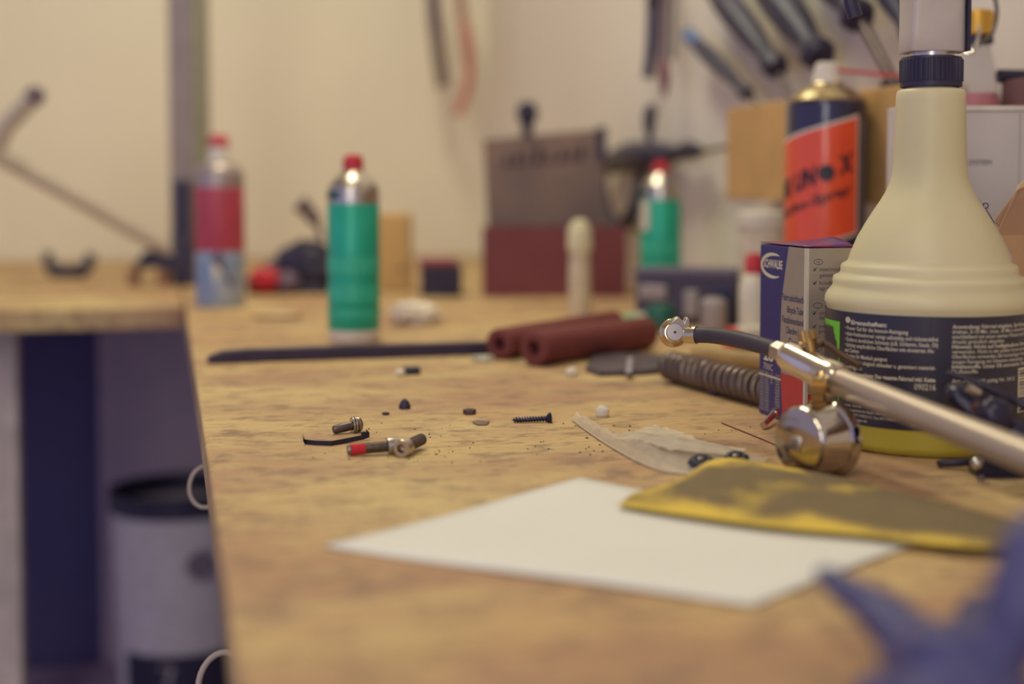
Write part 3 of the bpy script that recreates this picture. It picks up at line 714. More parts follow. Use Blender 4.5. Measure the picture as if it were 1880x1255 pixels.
cap_bolt('steel socket-head bolt with hex recess facing forward, beside the red-tipped bolt', hdB, Vector((.34, .94, .02)), .020, Rb*1.05, 'loose bolts on the bench', False, (dull, mat('bright_worn_steel', (196, 184, 168), .3, .95, vs=600)), Lth=.0)
h3 = T(659, 778, .0045); t3 = T(612, 789, .0024)
o3 = thing('washer_bolt', 'worn bolt with two washers under its head, above the curved black clip', 'bolt', T(636, 792), 'loose bolts on the bench')
d3 = (t3-h3).normalized(); L3 = (t3-h3).length
bm = NB(); lathe(bm, [(.0024, .003), (.0024, L3-.001), (.0019, L3)], frame(h3, d3), 24); obj('shank', bm, dull, o3)
bm = NB(); lathe(bm, [(.001, -.0018), (.0032, -.0012), (.0042, 0), (.0042, .0012), (.0038, .0016)], frame(h3, d3), 32); obj('head', bm, aged, o3)
for zz0 in (.0018, .0033):
    bm = NB(); lathe(bm, [(.0026, 0), (.0047, .0), (.0047, .0009), (.0026, .0009)], frame(h3+d3*zz0, (d3+Vector((0, .1, .12))).normalized()), 32); obj('washer', bm, steel, o3)
bm = NB(); cpts = [T(556, 800, .0055), T(557, 806, .003), T(560, 811, .0012), T(580, 813, .0012), T(608, 814, .0012), T(640, 808, .0015), T(668, 802, .0018), T(678, 798, .0025), T(672, 792, .0045)]
for a, b in zip(cpts, cpts[1:]):
    vs = [a, b]; w = Vector((0, 0, .0026)); th = Vector((0, .0007, 0))
    prism(bm, [a-w/2, b-w/2, b+w/2, a+w/2], th)
q = T(671, 800, .0045); box(bm, q+Vector((-.001, .002, .0006)), (.0030, .0025, .0026), rz=.3)
single('spring_clip', bm, blackm, T(610, 814), 'thin black curved metal clip with upturned ends beside the bolts', 'clip')
# silver head corner bit on top of bolt crossing
# screw right
p0, p1 = T(940, 771, .0014), T(1008, 768, .0022); sc_ = thing('screw', 'black wood screw lying alone at the middle of the bench, head to the right', 'screw', T(975, 772))
ds = (p0-p1).normalized(); Lc = (p0-p1).length
bm = NB(); lathe(bm, [(.0012, 0), (.0012, Lc-.003), (.0003, Lc)], frame(p1, ds), 16)
nn = int(Lc/.0016)
tube(bm, [frame(p1, ds) @ Vector((.0015*math.cos(2*PI*i/12), .0015*math.sin(2*PI*i/12), .001+i*.0016/12)) for i in range((nn-1)*12)], .00035, 5); obj('thread', bm, blackm, sc_)
bm = NB(); lathe(bm, [(.0012, .002), (.0034, 0), (.0036, -.0006), (.0030, -.0014), (.0008, -.0018)], frame(p1, ds), 28); obj('head', bm, blackm, sc_)
# bits
def nut(px, py, r, h, m, label, sides=6, name='nut', cat='nut', hole=.5):
    q = T(px, py); bm = NB()
    lathe(bm, [(r*hole, 0), (r*.95, 0), (r, h*.15), (r, h*.85), (r*.95, h), (r*hole, h), (r*hole, 0)], Matrix.Translation(q), sides, cap=False)
    return single(name, bm, m, q, label, cat)
bm = NB(); q = T(743, 750); lathe(bm, [(.0036, 0), (.0036, .002), (.0026, .0042), (.0012, .0058), (.0003, .0062)], Matrix.Translation(q), 20); single('end_plug', bm, black, q, 'tiny black cone-shaped cap standing behind the bolts', 'cap')
nut(708, 761, .0022, .0014, blackm, 'tiniest dark nut left of the black cone cap')
nut(862, 760, .0039, .0030, mat('brown_steel', (92, 74, 72), .5, .5), 'small flat brown nut left of the wood screw')
bm = NB(); q = T(883, 777); prism(bm, [T(x, y, .0003) for x, y in ((868, 776), (878, 773), (899, 775), (893, 780), (876, 780))], (0, 0, .0008)); single('metal_flake', bm, aged, q, 'thin pale metal flake in front of the flat brown nut', 'metal scrap')
bm = NB(); q = T(756, 687); box(bm, q+Vector((0, 0, .0028)), (.012, .008, .0056), rz=.2); single('dark_fitting', bm, black, q, 'dark oblong metal fitting below the long steel bar', 'metal fitting', bevel=.0015)
bm = NB(); q = T(735, 690); blob(bm, q+Vector((0, 0, .0026)), .0036, (1, 1, .7), .1, sub=3); single('white_pellet', bm, whiteP, q, 'small white pellet touching the dark oblong fitting', 'pellet')
bm = NB(); q = T(1103, 764); lathe(bm, [(.0015, 0), (.0034, .0003), (.0042, .002), (.0040, .0045), (.0028, .0062), (.0006, .0068)], frame(q, (.3, -.3, 1)), 24); single('clear_bead', bm, mat('clear_milky_plastic', (236, 228, 214), .2, alpha=.75), q, 'round translucent white bead beyond the plastic bag', 'bead')
bm = NB(); q = T(1050, 690); blob(bm, q+Vector((0, 0, .0028)), .0042, (1, 1, .8), .2, sub=3); single('plastic_scrap', bm, whiteP, q, 'tiny white plastic scrap in front of the foam grips', 'plastic scrap')
bm = NB(); q = T(886, 663); blob(bm, q+Vector((0, 0, .0022)), .0052, (1.6, 1, .5), .25, sub=3, seed=4); single('plastic_scrap', bm, mat('greyish_plastic', (190, 186, 172), .4), q, 'tiny pale scrap left of the foam grip ends', 'plastic scrap')
random.seed(21); bm = NB()
for i in range(110):
    x = random.choice((random.gauss(760, 60), random.gauss(1120, 60), random.uniform(560, 1420))); y = random.uniform(775, 850)
    q = T(x, y); s = random.uniform(.00025, .0007); box(bm, q+Vector((0, 0, s*.4)), (s*random.uniform(1, 2.2), s, s*.8), rz=random.random()*3)
o = single('metal_shavings', bm, blackm, T(900, 810), 'fine dark crumbs and shavings scattered over the wood', 'shavings'); o['kind'] = 'stuff'
bm = NB(); tube(bm, smooth_path([T(1325, 776, .0004), T(1350, 786, .0004), T(1385, 800, .0004), T(1425, 817, .0004), T(1450, 830, .0004)]), .00035, 6); single('brown_thread', bm, mat('brown_fibre', (122, 70, 56), .8), T(1385, 800), 'thin brown thread on the wood leading to the gauge', 'thread')

# ------------------------------------------------------------------ plastic bag with two rubber feet
def strip(rows, fn=None):    # rows: list of lists of points
    bm = NB(); g = [[bm.verts.new(p) for p in r] for r in rows]
    for a, b in zip(g, g[1:]):
        for i in range(len(a)-1): bm.faces.new((a[i], a[i+1], b[i+1], b[i]))
    return bm
bag = thing('plastic_bag', 'small clear plastic bag, crumpled open, holding two black rubber feet', 'plastic bag', T(1240, 850))
film = mat('clear_film', (226, 214, 196), .28, alpha=.42, var=.1, vs=120, bump=.5, bs=140)
film2 = mat('milky_film', (222, 210, 192), .35, alpha=.66, var=.12, vs=150, bump=.6, bs=160)
near = [(1050, 771), (1085, 797), (1130, 826), (1175, 850), (1215, 865), (1250, 870), (1290, 872), (1335, 868), (1390, 862)]
far = [(1068, 770), (1098, 783), (1135, 803), (1165, 800), (1200, 803), (1250, 812), (1300, 822), (1360, 834), (1430, 850)]
nearv = smooth_path([T(x, y, .0004) for x, y in near], 6); farv = smooth_path([T(x, y, .0004) for x, y in far], 6)
rows = []
for j in range(13):
    t = j/12; row = []
    for i, (a, b) in enumerate(zip(nearv, farv)):
        p = a.lerp(b, t); u = i/(len(nearv)-1)
        h = math.sin(PI*t)*(.004+.008*u*math.sin(PI*min(1, u*1.05))) + .0022*noise.noise(p*130)*math.sin(PI*t)
        row.append(p+Vector((0, 0, max(0, h))))
    rows.append(row)
obj('bag_film', strip(rows), film, bag, flat=True)
fl_n = smooth_path([T(1140, 801, .003), T(1185, 818, .005), T(1230, 832, .006), T(1290, 838, .006), T(1350, 842, .004)], 6); fl_f = smooth_path([T(1203, 786, .002), T(1235, 795, .004), T(1265, 805, .004), T(1300, 818, .003), T(1370, 833, .002)], 6)
rows = [[a.lerp(b, j/8)+Vector((0, 0, .002+.0016*noise.noise(a.lerp(b, j/8)*170))) for a, b in zip(fl_n, fl_f)] for j in range(9)]
obj('bag_flap', strip(rows), film2, bag, flat=True)
bm = NB(); tube(bm, [p+Vector((0, 0, .0006)) for p in nearv], .00055, 6); obj('folded_edge', bm, film2, bag)
for (px, py, lb_) in ((1288, 864, 'left black rubber foot inside the clear plastic bag'), (1352, 858, 'right black rubber foot inside the clear plastic bag, behind the yellow cloth')):
    q = T(px, py); ft = thing('rubber_bumper', lb_, 'rubber foot', q, 'rubber feet in the plastic bag')
    bm = NB(); lathe(bm, [(.0055, 0), (.0064, .001), (.0066, .003), (.0058, .0052), (.0040, .0066), (.0032, .0066), (.0026, .0052), (.0004, .0052)], frame(q+Vector((0, 0, .0005)), (-.1, -.45, 1)), 36, rfun=lambda r, z, t: r*(1+.05*math.sin(t*9)))
    obj('foot_body', bm, mat('blue_black_rubber', (52, 50, 66), .35), ft)
    bm = NB(); lathe(bm, [(.0020, 0), (.0020, .0012), (.0010, .0016)], frame(q+Vector((-.0005, -.0024, .0055)), (-.1, -.45, 1)), 6); obj('screw_insert', bm, darksteel, ft)

# ------------------------------------------------------------------ paper, yellow cloth, blue glove
bm = NB(); c0, c1, c2_, c3_ = T(592, 1006), T(1066, 888), T(1690, 998), T(1382, 1116)
g = []
for i in range(25):
    row = []
    for j in range(17):
        s, t = i/24, j/16
        p = c0.lerp(c3_, s).lerp(c1.lerp(c2_, s), t)
        row.append(bm.verts.new(p+Vector((0, 0, .0006+.0014*(noise.noise(p*14)+.5)*0.6 + .002*max(0, 1-(s+1-t)*2.2)))))
    g.append(row)
for i in range(24):
    for j in range(16): bm.faces.new((g[i][j], g[i+1][j], g[i+1][j+1], g[i][j+1]))
single('paper_sheet', bm, mat('white_paper', (228, 226, 220), .8, var=.03, vs=20), T(1150, 1010), 'blank white paper sheet lying flat under the edge of the yellow cloth', 'paper', flat=True, solid=.0003)
nr = [(1135, 932), (1200, 943), (1320, 960), (1450, 976), (1580, 988), (1690, 1003), (1800, 1012), (1900, 1018), (2000, 1022)]
fr_ = [(1160, 912), (1240, 896), (1300, 868), (1345, 862), (1430, 872), (1530, 888), (1650, 915), (1800, 955), (1960, 990)]
hh_ = [0, .003, .007, .007, .005, .004, .003, .003, .003]
nv = smooth_path([T(x, y, .0025) for x, y in nr], 10); fv = smooth_path([T(x, y, .0015) for x, y in fr_], 10)
bm = NB(); g = []
for i, (a, b) in enumerate(zip(nv, fv)):
    u = i/10; k = min(int(u), 7); hgt = hh_[k]+(hh_[k+1]-hh_[k])*(u-k); row = []
    for j in range(21):
        t = j/20; p = a.lerp(b, t)
        w_ = .004*noise.noise(Vector((p.x*26, p.y*40, 2)))+.0018*noise.noise(p*90)
        row.append(bm.verts.new(p+Vector((0, 0, .0015+max(0, hgt*math.sin(PI*t**1.3*.80)*1.0+ w_*math.sin(PI*t)*.9)))))
    g.append(row)
for i in range(len(g)-1):
    for j in range(20): bm.faces.new((g[i][j], g[i+1][j], g[i+1][j+1], g[i][j+1]))
ym = bpy.data.materials.new('yellow_cloth'); ym.use_nodes = True; nt = ym.node_tree; pp = nt.nodes['Principled BSDF']; pp.inputs['Roughness'].default_value = .85
tc = nt.nodes.new('ShaderNodeTexCoord'); nz = nt.nodes.new('ShaderNodeTexNoise'); nz.inputs['Scale'].default_value = 24; nz.inputs['Detail'].default_value = 5
rp = nt.nodes.new('ShaderNodeValToRGB'); rp.color_ramp.elements[0].position = .50; rp.color_ramp.elements[0].color = srgb(220, 188, 76)
rp.color_ramp.elements[1].position = .70; rp.color_ramp.elements[1].color = srgb(118, 100, 70)
nt.links.new(tc.outputs['Object'], nz.inputs['Vector']); at = nt.nodes.new('ShaderNodeAttribute'); at.attribute_name = 'soil'
mt_ = nt.nodes.new('ShaderNodeMath'); mt_.operation = 'MULTIPLY_ADD'; mt_.inputs[1].default_value = .26
nt.links.new(at.outputs['Fac'], mt_.inputs[0]); nt.links.new(nz.outputs['Fac'], mt_.inputs[2])
nt.links.new(mt_.outputs[0], rp.inputs[0]); nt.links.new(rp.outputs[0], pp.inputs['Base Color'])
ncol = len(g)
cl_ = single('cleaning_cloth', bm, ym, T(1500, 930), 'dirty yellow cleaning cloth spread over the paper in front of the gauge', 'cloth', flat=True, solid=.0003)

sa_ = cl_.data.attributes.new('soil', 'FLOAT', 'POINT')      # worn-in grime: heaviest in the middle and towards the right end
for k_ in range(ncol*21):
    u_, t_2 = (k_//21)/(ncol-1), (k_ % 21)/20
    sa_.data[k_].value = min(1, 1.5*math.sin(PI*min(1, t_2*1.12+.02))**1.2) * min(1, .45+u_*2.2) if u_ < .55 else min(1, .75+u_*.3)*min(1, .35+t_2*3)
glm = mat('blue_nitrile', (70, 68, 118), .5, var=.2, vs=30)
def skin(name, chains, m, origin):      # chains of (point, radius) fused into one continuous rubber surface
    bm = NB(); root = [it for it in chains[0] if not isinstance(it, int)]
    for ch in chains:
        its = [root[it] if isinstance(it, int) else it for it in ch]
        pts = smooth_path([p for p, _ in its], 6) if len(its) > 2 else [p for p, _ in its]
        tube(bm, pts, [r_i for _, r_i in its], 20, flat=.85)
        for p, r_i in its: blob(bm, p, r_i*.97, (1, .92, .92), 0, sub=3)
    bm.transform(Matrix.Translation(-Vector(origin)))
    me = bpy.data.meshes.new(name); bm.to_mesh(me); bm.free()
    o = bpy.data.objects.new(name, me); COL.objects.link(o); o.location = origin
    rm = o.modifiers.new('r', 'REMESH'); rm.mode = 'VOXEL'; rm.voxel_size = .0011
    sm = o.modifiers.new('s', 'SMOOTH'); sm.factor = .6; sm.iterations = 8
    dg = bpy.context.evaluated_depsgraph_get(); m2 = bpy.data.meshes.new_from_object(o.evaluated_get(dg))
    bpy.data.objects.remove(o)
    for v in m2.vertices:
        w_ = Vector(v.co)+Vector(origin); q = w_*75
        v.co += Vector((noise.noise(q), noise.noise(q+Vector((9, 0, 0))), noise.noise(q+Vector((0, 9, 0)))))*.0022 + Vector((0, 0, .0009*abs(noise.noise(w_*260))))
        if v.co.z + origin[2] < BZ+.0004: v.co.z = BZ+.0004-origin[2]
    m2.materials.clear(); m2.materials.append(m)
    for p in m2.polygons: p.use_smooth = True
    o = bpy.data.objects.new(name, m2); COL.objects.link(o); o.location = origin
    return o
g0 = T(1830, 1330)
chains = [
 [(A(1800, 1300, .335), .013), (A(1760, 1245, .345), .015), (A(1700, 1205, .36), .0105), (A(1640, 1150, .375), .0078), (A(1570, 1090, .39), .0062), (A(1525, 1060, .40), .0042)],
 [1, (A(1830, 1200, .345), .010), (A(1875, 1100, .345), .0095), (A(1900, 1010, .35), .009), (A(1925, 950, .36), .006)],
 [1, (A(1750, 1290, .335), .010), (A(1670, 1300, .335), .008), (A(1600, 1285, .335), .0065)],
 [1, (A(1830, 1150, .37), .009), (A(1800, 1150, .39), .0075)],
 [0, (A(1900, 1370, .33), .014), (A(1980, 1440, .32), .014)],
]
og = skin('rubber_glove', chains, glm, g0); tag(og, 'crumpled dark blue rubber glove, out of focus in the nearest right corner', 'glove')

# ------------------------------------------------------------------ right background: screwdriver block
blk0 = W(1343, 365, .556); a0 = (blk0).dot(U); z0, z1 = HT(366, blk0.y), HT(199, blk0.y)
bm = NB(); a1_ = W(1668, 300, .550).dot(U)
prism(bm, [B(a0, .550, z0), B(a0, B_WALL-.001, z0), B(a1_, B_WALL-.001, z0), B(a1_, .550, z0)], (0, 0, z1-z0))
single('tool_rack', bm, plywood, B((a0+a1_)/2, .58, z0), 'thick pale wooden tool rack on the wall behind the orange-labelled can', 'tool rack', bevel=.002)
hb = mat('blue_handle', (62, 74, 112), .4, var=.1); hk = mat('dark_handle', (52, 47, 72), .45)
def screwdriver(p0, p1, tip, hw, b, label, rs=.0028, end=None, steelm=darksteel):
    q0, q1, q2 = W(*p0, b), W(*p1, b), W(*tip, b); d = (q1-q0).normalized(); L = (q1-q0).length; k = q0.y/F*hw
    o = thing('screwdriver', label, 'screwdriver', q0, 'screwdrivers in the wooden rack')
    M = frame(q0, d)
    bm = NB(); lathe(bm, [(k*.5, 0), (k*.85, .002), (k*.95, L*.08), (k*.95, L*.14), (k*.8, L*.2)], M, 20); obj('handle_end', bm, end or hk, o)
    bm = NB(); lathe(bm, [(k*.8, L*.2), (k, L*.3), (k*1.02, L*.45), (k*.9, L*.65), (k*.62, L*.82), (k*.66, L*.88), (k*.9, L*.95), (k*.7, L)], M, 24, rfun=lambda r, z, t: r*(1+.04*math.cos(6*t))); obj('handle', bm, hk, o)
    t_ = (z1+.0004-q1.z)/(q2-q1).z; q2 = q1+(q2-q1)*min(1, t_)
    bm = NB(); cyl(bm, q1-d*.004, q2, rs, n=12); obj('shaft', bm, steelm, o)
    return o
screwdriver((1262, 62), (1374, 174), (1400, 200), 15, .575, 'short blue-ended screwdriver, leftmost in the wooden rack', .0022, mat('light_blue_handle', (88, 112, 156), .4))
screwdriver((1296, -45), (1428, 128), (1462, 200), 25, .575, 'dark slim-waisted screwdriver, second from the left in the wooden rack', .0028, hb)
screwdriver((1385, -60), (1508, 108), (1548, 190), 33, .575, 'fattest dark screwdriver, directly above the orange-labelled can', .0032, hb)
screwdriver((1465, -110), (1580, 36), (1662, 190), 34, .575, 'dark screwdriver with a long bare shaft, right of the fattest one', .0048)
screwdriver((1570, -110), (1680, 70), (1740, 190), 24, .575, 'dark screwdriver partly hidden by the white trigger head', .003)
bm = NB(); q = W(1620, 157, .556); cyl(bm, q, q+N*.03, .0042, n=16); single('black_hook', bm, black, q, 'small black peg on the wall above the tool rack, left of the spray cap', 'peg')
bm = NB(); q = W(1834, 140, .57); cyl(bm, q, q+N*.028, .005, n=16); single('black_hook', bm, black, q, 'small black peg on the wall right of the glass bottle', 'peg')

sa = W(1832, 150, .57).dot(U); zs0 = W(1832, 147, .57).z
bm = NB(); prism(bm, [B(sa, .572, zs0-.03), B(sa, B_WALL-.001, zs0-.03), B(.5, B_WALL-.001, zs0-.03), B(.5, .572, zs0-.03)], (0, 0, .03))
single('wall_batten', bm, mat('mauve_brown_wood', (134, 98, 94), .6), B((sa+.5)/2, .585, zs0-.03), 'mauve-brown wooden batten on the wall right of the glass bottle', 'batten', bevel=.002)
# hanging tools on the far and right walls
def hang(name, label, cat, Y_or_b, segs, wall='far'):
    pt = (lambda x, y: A(x, y, Y_or_b)) if wall == 'far' else (lambda x, y: W(x, y, Y_or_b))
    o = thing(name, label, cat, pt(*segs[0][1][-1]))
    for nm, pts, hw, m in segs:
        v = [pt(*p) for p in pts]; k = v[0].y/F
        bm = NB(); tube(bm, smooth_path(v, 6), [h*k for h in hw] if isinstance(hw, (list, tuple)) else hw*k, 14, flat=.8); obj(nm, bm, m, o)
    return o
YW = 2.60
hang('hacksaw', 'blurred grey saw with dark grip hanging high on the far wall, left of the corner', 'saw', YW, [
    ('blade', [(800, 60), (806, 110), (814, 160)], 16, mat('brown_grey_metal', (132, 114, 104), .5, .3)), ('grip', [(790, -80), (795, 0), (800, 70)], 15, mat('dull_purple_grip', (96, 74, 88), .6))])
hang('pliers', 'blurred pale red pliers hanging beside the grey saw on the far wall', 'pliers', YW, [
    ('handle', [(845, 20), (858, 70), (862, 120), (856, 165), (840, 212)], 11, mat('faded_red_grip', (196, 120, 104), .6)), ('jaw', [(840, -60), (845, 0), (848, 40)], 12, mat('pink_metal', (170, 130, 118), .5)),
    ('handle', [(846, 20), (850, 80), (856, 120)], 7, mat('pink_metal', (170, 130, 118), .5))])
hang('flat_file', 'dark blue flat file hanging on the wall above the hand drill', 'file', .585, [
    ('blade', [(1198, 10), (1196, 80), (1190, 142)], 13, mat('deep_blue_plastic', (40, 42, 86), .5)), ('handle', [(1202, -90), (1200, -30), (1199, 15)], 16, black)], 'r')
hang('marking_knife', 'dark red tipped knife hanging right of the blue file on the wall', 'knife', .57, [
    ('handle', [(1216, 108), (1220, 140), (1222, 178)], [9, 10, 11, 12, 12, 12, 12, 11, 10, 8, 6, 4, 2], mat('maroon_grip', (116, 50, 74), .5)), ('blade', [(1222, -60), (1218, 30), (1216, 112)], 11, mat('mauve_steel', (128, 108, 112), .4, .3))], 'r')
hang('steel_rule', 'thin grey steel rule hanging at the right of the knife on the wall', 'ruler', .59, [
    ('rule', [(1236, -80), (1236, 0), (1234, 110)], 7, mat('grey_rule', (150, 138, 136), .4, .3))], 'r')

# hand drill
hdp = thing('hand_drill', 'dark hand drill with looped handle and long thin bit, hanging above the far green can', 'hand drill', W(1150, 400, .578))
def wt(nm, pts, hw, m, b=.578, flat=1.0, k=6):
    v = [W(x, y, b) for x, y in pts]; s = v[0].y/F; path = smooth_path(v, k)
    if isinstance(hw, list):
        hh = []; 
        for i in range(len(path)):
            u = i/k; j = min(int(u), len(hw)-2); hh.append((hw[j]+(hw[j+1]-hw[j])*(u-j))*s)
    else: hh = hw*s
    bm = NB(); tube(bm, path, hh, 16, flat=flat); return obj(nm, bm, m, hdp)
wt('body', [(1095, 312), (1120, 300), (1160, 288), (1200, 284), (1240, 283)], [14, 20, 26, 22, 12], hk)
wt('chuck', [(1236, 283), (1250, 280), (1262, 276), (1275, 277), (1290, 278)], [12, 14, 17, 14, 5], black)
wt('drill_bit', [(1284, 278), (1320, 272), (1345, 268)], 4, darksteel)
wt('side_handle', [(1195, 280), (1193, 255), (1192, 225), (1194, 200), (1195, 192)], [5, 6, 12, 11, 4], hk)
wt('loop_handle', [(1106, 308), (1108, 350), (1116, 390), (1132, 410), (1150, 408), (1165, 380), (1172, 350), (1178, 315)], [10, 10, 11, 14, 14, 10, 9, 8], hk)
wt('wall_hook', [(1140, 402), (1150, 392)], 5, steel, b=.59)

# ------------------------------------------------------------------ things standing behind the bottle, right
bxw = thing('white_carton', 'tall off-white carton printed with grey capitals behind the cream spray bottle', 'box', can_base(.92, 1780))
wc = mat('off_white_card', (206, 196, 190), .6, var=.04)
x0, x1 = A(1652, 500, .905).x, A(1925, 500, .905).x; zt = HT(194, .905)
INVb = bxw.name
bm = NB(); box(bm, ((x0+x1)/2, .923, (BZ+zt)/2), (x1-x0, .036, zt-BZ)); obj('carton', bm, wc, bxw, bevel=.001)
bm = NB(); box(bm, ((x0+x1)/2, .9042, zt-.0015), (x1-x0, .0012, .003)); obj('top_rim', bm, whiteP, bxw)
bm = NB(); xr = A(1820, 299, .905).x; put_text(bm, 'ONE SYSTEM', xr, HT(302.5, .905), .0046, lambda x, y: Vector((x, .9046, y)), align='R', width=(1820-1749)/F*.905)
obj('lettering', bm, mat('grey_ink', (96, 88, 92), .6), bxw, flat=True)
bm = NB(); xq = A(1871, 300, .905).x; box(bm, (xq, .9048, (BZ+zt)/2), (.0006, .0006, zt-BZ-.01)); obj('fold_crease', bm, mat('crease', (180, 170, 166), .7), bxw)
gbt = can_base(.99+.02, 1785); gbt.z = BZ; YG = gbt.y; zg = lambda py: HT(py, YG)-BZ; rg = lambda hw: hw*YG/F; Mt = Matrix.Translation(gbt)
gl = thing('glass_bottle', 'clear glass bottle with gold screw cap and wire bail behind the white carton', 'bottle', gbt)
glass = mat('clear_glass', (190, 188, 186), .06, var=.0, alpha=.16, ior=1.5)
outer = [(rg(60), 0), (rg(70), .003), (rg(70), .07), (rg(66), zg(300)), (rg(58), zg(240)), (rg(46), zg(190)), (rg(37), zg(140)), (rg(29), zg(105)), (rg(25), zg(85)), (rg(25), zg(66))]
inner = [(rg(23), zg(66)), (rg(23), zg(86)), (rg(27), zg(106)), (rg(35), zg(141)), (rg(44), zg(191)), (rg(56), zg(241)), (rg(64), zg(301)), (rg(67.5), .07), (rg(67.5), .005)]
bm = NB(); lathe(bm, outer+inner, Mt, 48); obj('glass_body', bm, glass, gl)
bm = NB(); lathe(bm, [(rg(67), .005), (rg(67), .07), (rg(63.5), zg(301)), (rg(55.5), zg(241)), (rg(43.5), zg(190)), (rg(38), zg(172)), (rg(2), zg(172))], Mt, 48); obj('pink_filling', bm, mat('pink_filling', (206, 80, 100), .4), gl)
bm = NB(); lathe(bm, [(rg(27), zg(66)), (rg(30), zg(63)), (rg(30), zg(28)), (rg(28), zg(22)), (rg(22), zg(19)), (rg(2), zg(18))], Mt, 120, rfun=lambda r, z, t: r+(.0003 if math.sin(t*30) > 0 and z < zg(30) else 0)); obj('gold_cap', bm, mat('gold_cap', (214, 164, 66), .35, .5, var=.05), gl)
bm = NB(); lathe(bm, [(rg(26), zg(82)), (rg(29), zg(80)), (rg(29), zg(68)), (rg(26), zg(66))], Mt, 32); obj('dark_collar', bm, hk, gl)
bm = NB(); tube(bm, smooth_path([A(1795, 82, YG-.03), A(1812, 72, YG-.03), A(1824, 55, YG-.025), A(1830, 25, YG-.02), A(1826, -5, YG-.015), A(1812, -40, YG-.01), A(1785, -60, YG)]), .0014, 10); obj('wire_bail', bm, darksteel, gl)
bm = NB(); tube(bm, smooth_path([A(1766, 88, YG-.03), A(1778, 98, YG-.032), A(1790, 88, YG-.032), A(1797, 62, YG-.03), A(1797, 48, YG-.026)]), .0012, 10); obj('wire_clasp', bm, chrome, gl)

cbx = thing('cardboard_box', 'open brown cardboard box at the right edge behind the cream spray bottle', 'box', A(1900, 560, .86))
card = mat('brown_cardboard', (186, 148, 112), .75, var=.1, vs=60)
xa, xb = A(1836, 430, .815).x, A(2100, 430, .815).x; zc = HT(432, .815)
bm = NB(); t_ = .003
for (cx_, cy_, sx_, sy_) in (((xa+xb)/2, .8165, xb-xa, t_), ((xa+xb)/2, .895, xb-xa, t_), (xa+t_/2, .858, t_, .083), (xb-t_/2, .858, t_, .083)):
    box(bm, (cx_, cy_, (BZ+zc)/2), (sx_, sy_, zc-BZ))
box(bm, ((xa+xb)/2, .858, BZ+.002), (xb-xa, .085, .003)); obj('box_walls', bm, card, cbx)
bm = NB(); v = [Vector((xa-.002, .816, zc-.001)), Vector((xb, .816, zc-.001)), A(2100, 330, .83), A(1884, 334, .83), A(1868, 350, .83)]
prism(bm, v, (0, .0025, 0)); obj('front_flap', bm, mat('shaded_kraft', (164, 124, 96), .75, var=.1, vs=60), cbx)  # darker copy of the cardboard, the flap's shade put into its colour
bm = NB(); v = [A(1826, 405, .826), A(1868, 350, .832), A(1880, 352, .838), A(1850, 436, .822)]
prism(bm, v, (0, .002, 0)); obj('side_flap', bm, mat('kraft_tape', (176, 136, 104), .35, var=.1), cbx)
bm = NB(); prism(bm, [A(1866, 350, .8285), A(1872, 338, .8285), A(1884, 330, .8285), A(1884, 341, .8285)], (0, .0015, 0)); obj('torn_edge', bm, mat('torn_card', (216, 186, 140), .8), cbx)
tgp = thing('plastic_pouch', 'clear plastic pouch with small dark print between the spray bottle and cardboard box', 'pouch', A(1815, 560, .812))
bm = NB(); prism(bm, [A(1780, 352, .806), A(1800, 364, .806), A(1828, 402, .806), A(1826, 412, .806), A(1858, 470, .806), A(1870, 700, .806), A(1840, 735, .806), A(1780, 735, .806)], (0, .0014, 0)); obj('pouch_film', bm, mat('pouch_film', (190, 180, 180), .25, alpha=.8), tgp)
bm = NB(); put_text(bm, 'O', 0, 0, .0050, lambda x, y: A(1803, 383, .8055) + Vector((x, 0, y)), bold=.02)
for i in range(3): prism(bm, [A(1808+i*5, 386+i*9, .8055), A(1811+i*5, 384+i*9, .8055), A(1826+i, 408+i*4, .8055), A(1824+i, 411+i*4, .8055)], (0, .0002, 0))
obj('pouch_print', bm, navy, tgp, flat=True)

# ------------------------------------------------------------------ middle background
# case
cs = W(1260, 560, .50); q = T(1165, 592); qr = T(1352, 600)
ec = thing('electronics_case', 'dark grey-blue case with pale fittings in front of the far green can', 'case', (q+qr)/2)
dcs = (qr-q); dcs.z = 0; wv = dcs.length; dcs.normalize(); nv_ = Vector((-dcs.y, dcs.x, 0)); zc = HT(494, q.y)-BZ
slate = mat('slate_plastic', (84, 76, 100), .5, var=.25, vs=25)
bm = NB(); prism(bm, [q, qr, qr+nv_*.055, q+nv_*.055], (0, 0, zc)); obj('case_body', bm, slate, ec, bevel=.004)
bm = NB(); prism(bm, [q+dcs*.0-nv_*.002+Vector((0, 0, zc*.86)), qr-nv_*.002+Vector((0, 0, zc*.86)), qr+nv_*.057+Vector((0, 0, zc*.86)), q+nv_*.057+Vector((0, 0, zc*.86))], (0, 0, zc*.16)); obj('lid', bm, mat('violet_grey_plastic', (98, 88, 112), .5), ec, bevel=.002)
fc = lambda x, y: q + dcs*x - nv_*.0025 + Vector((0, 0, y))
pg = mat('pale_grey_plastic', (168, 156, 156), .5)
for (x, y, w_, h_, m_, nm) in ((.006, .024, .028, .014, pg, 'latch'), (.052, .008, .014, .026, pg, 'latch'), (.082, .006, .016, .032, mat('dark_blue_plastic', (40, 44, 78), .5), 'side_pad')):
    bm = NB(); box(bm, q+dcs*(x+w_/2)-nv_*.003+Vector((0, 0, y+h_/2)), (w_, .006, h_), rz=math.atan2(dcs.y, dcs.x)); obj(nm, bm, m_, ec, bevel=.002)
def lathe_thing(name, label, cat, px, py, parts, group=None, n=28, base=None):
    q = T(px, py) if base is None else base; o = thing(name, label, cat, q, group)
    for nm, pr, m_ in parts:
        bm = NB(); lathe(bm, pr, Matrix.Translation(q), n); obj(nm, bm, m_, o)
    return o
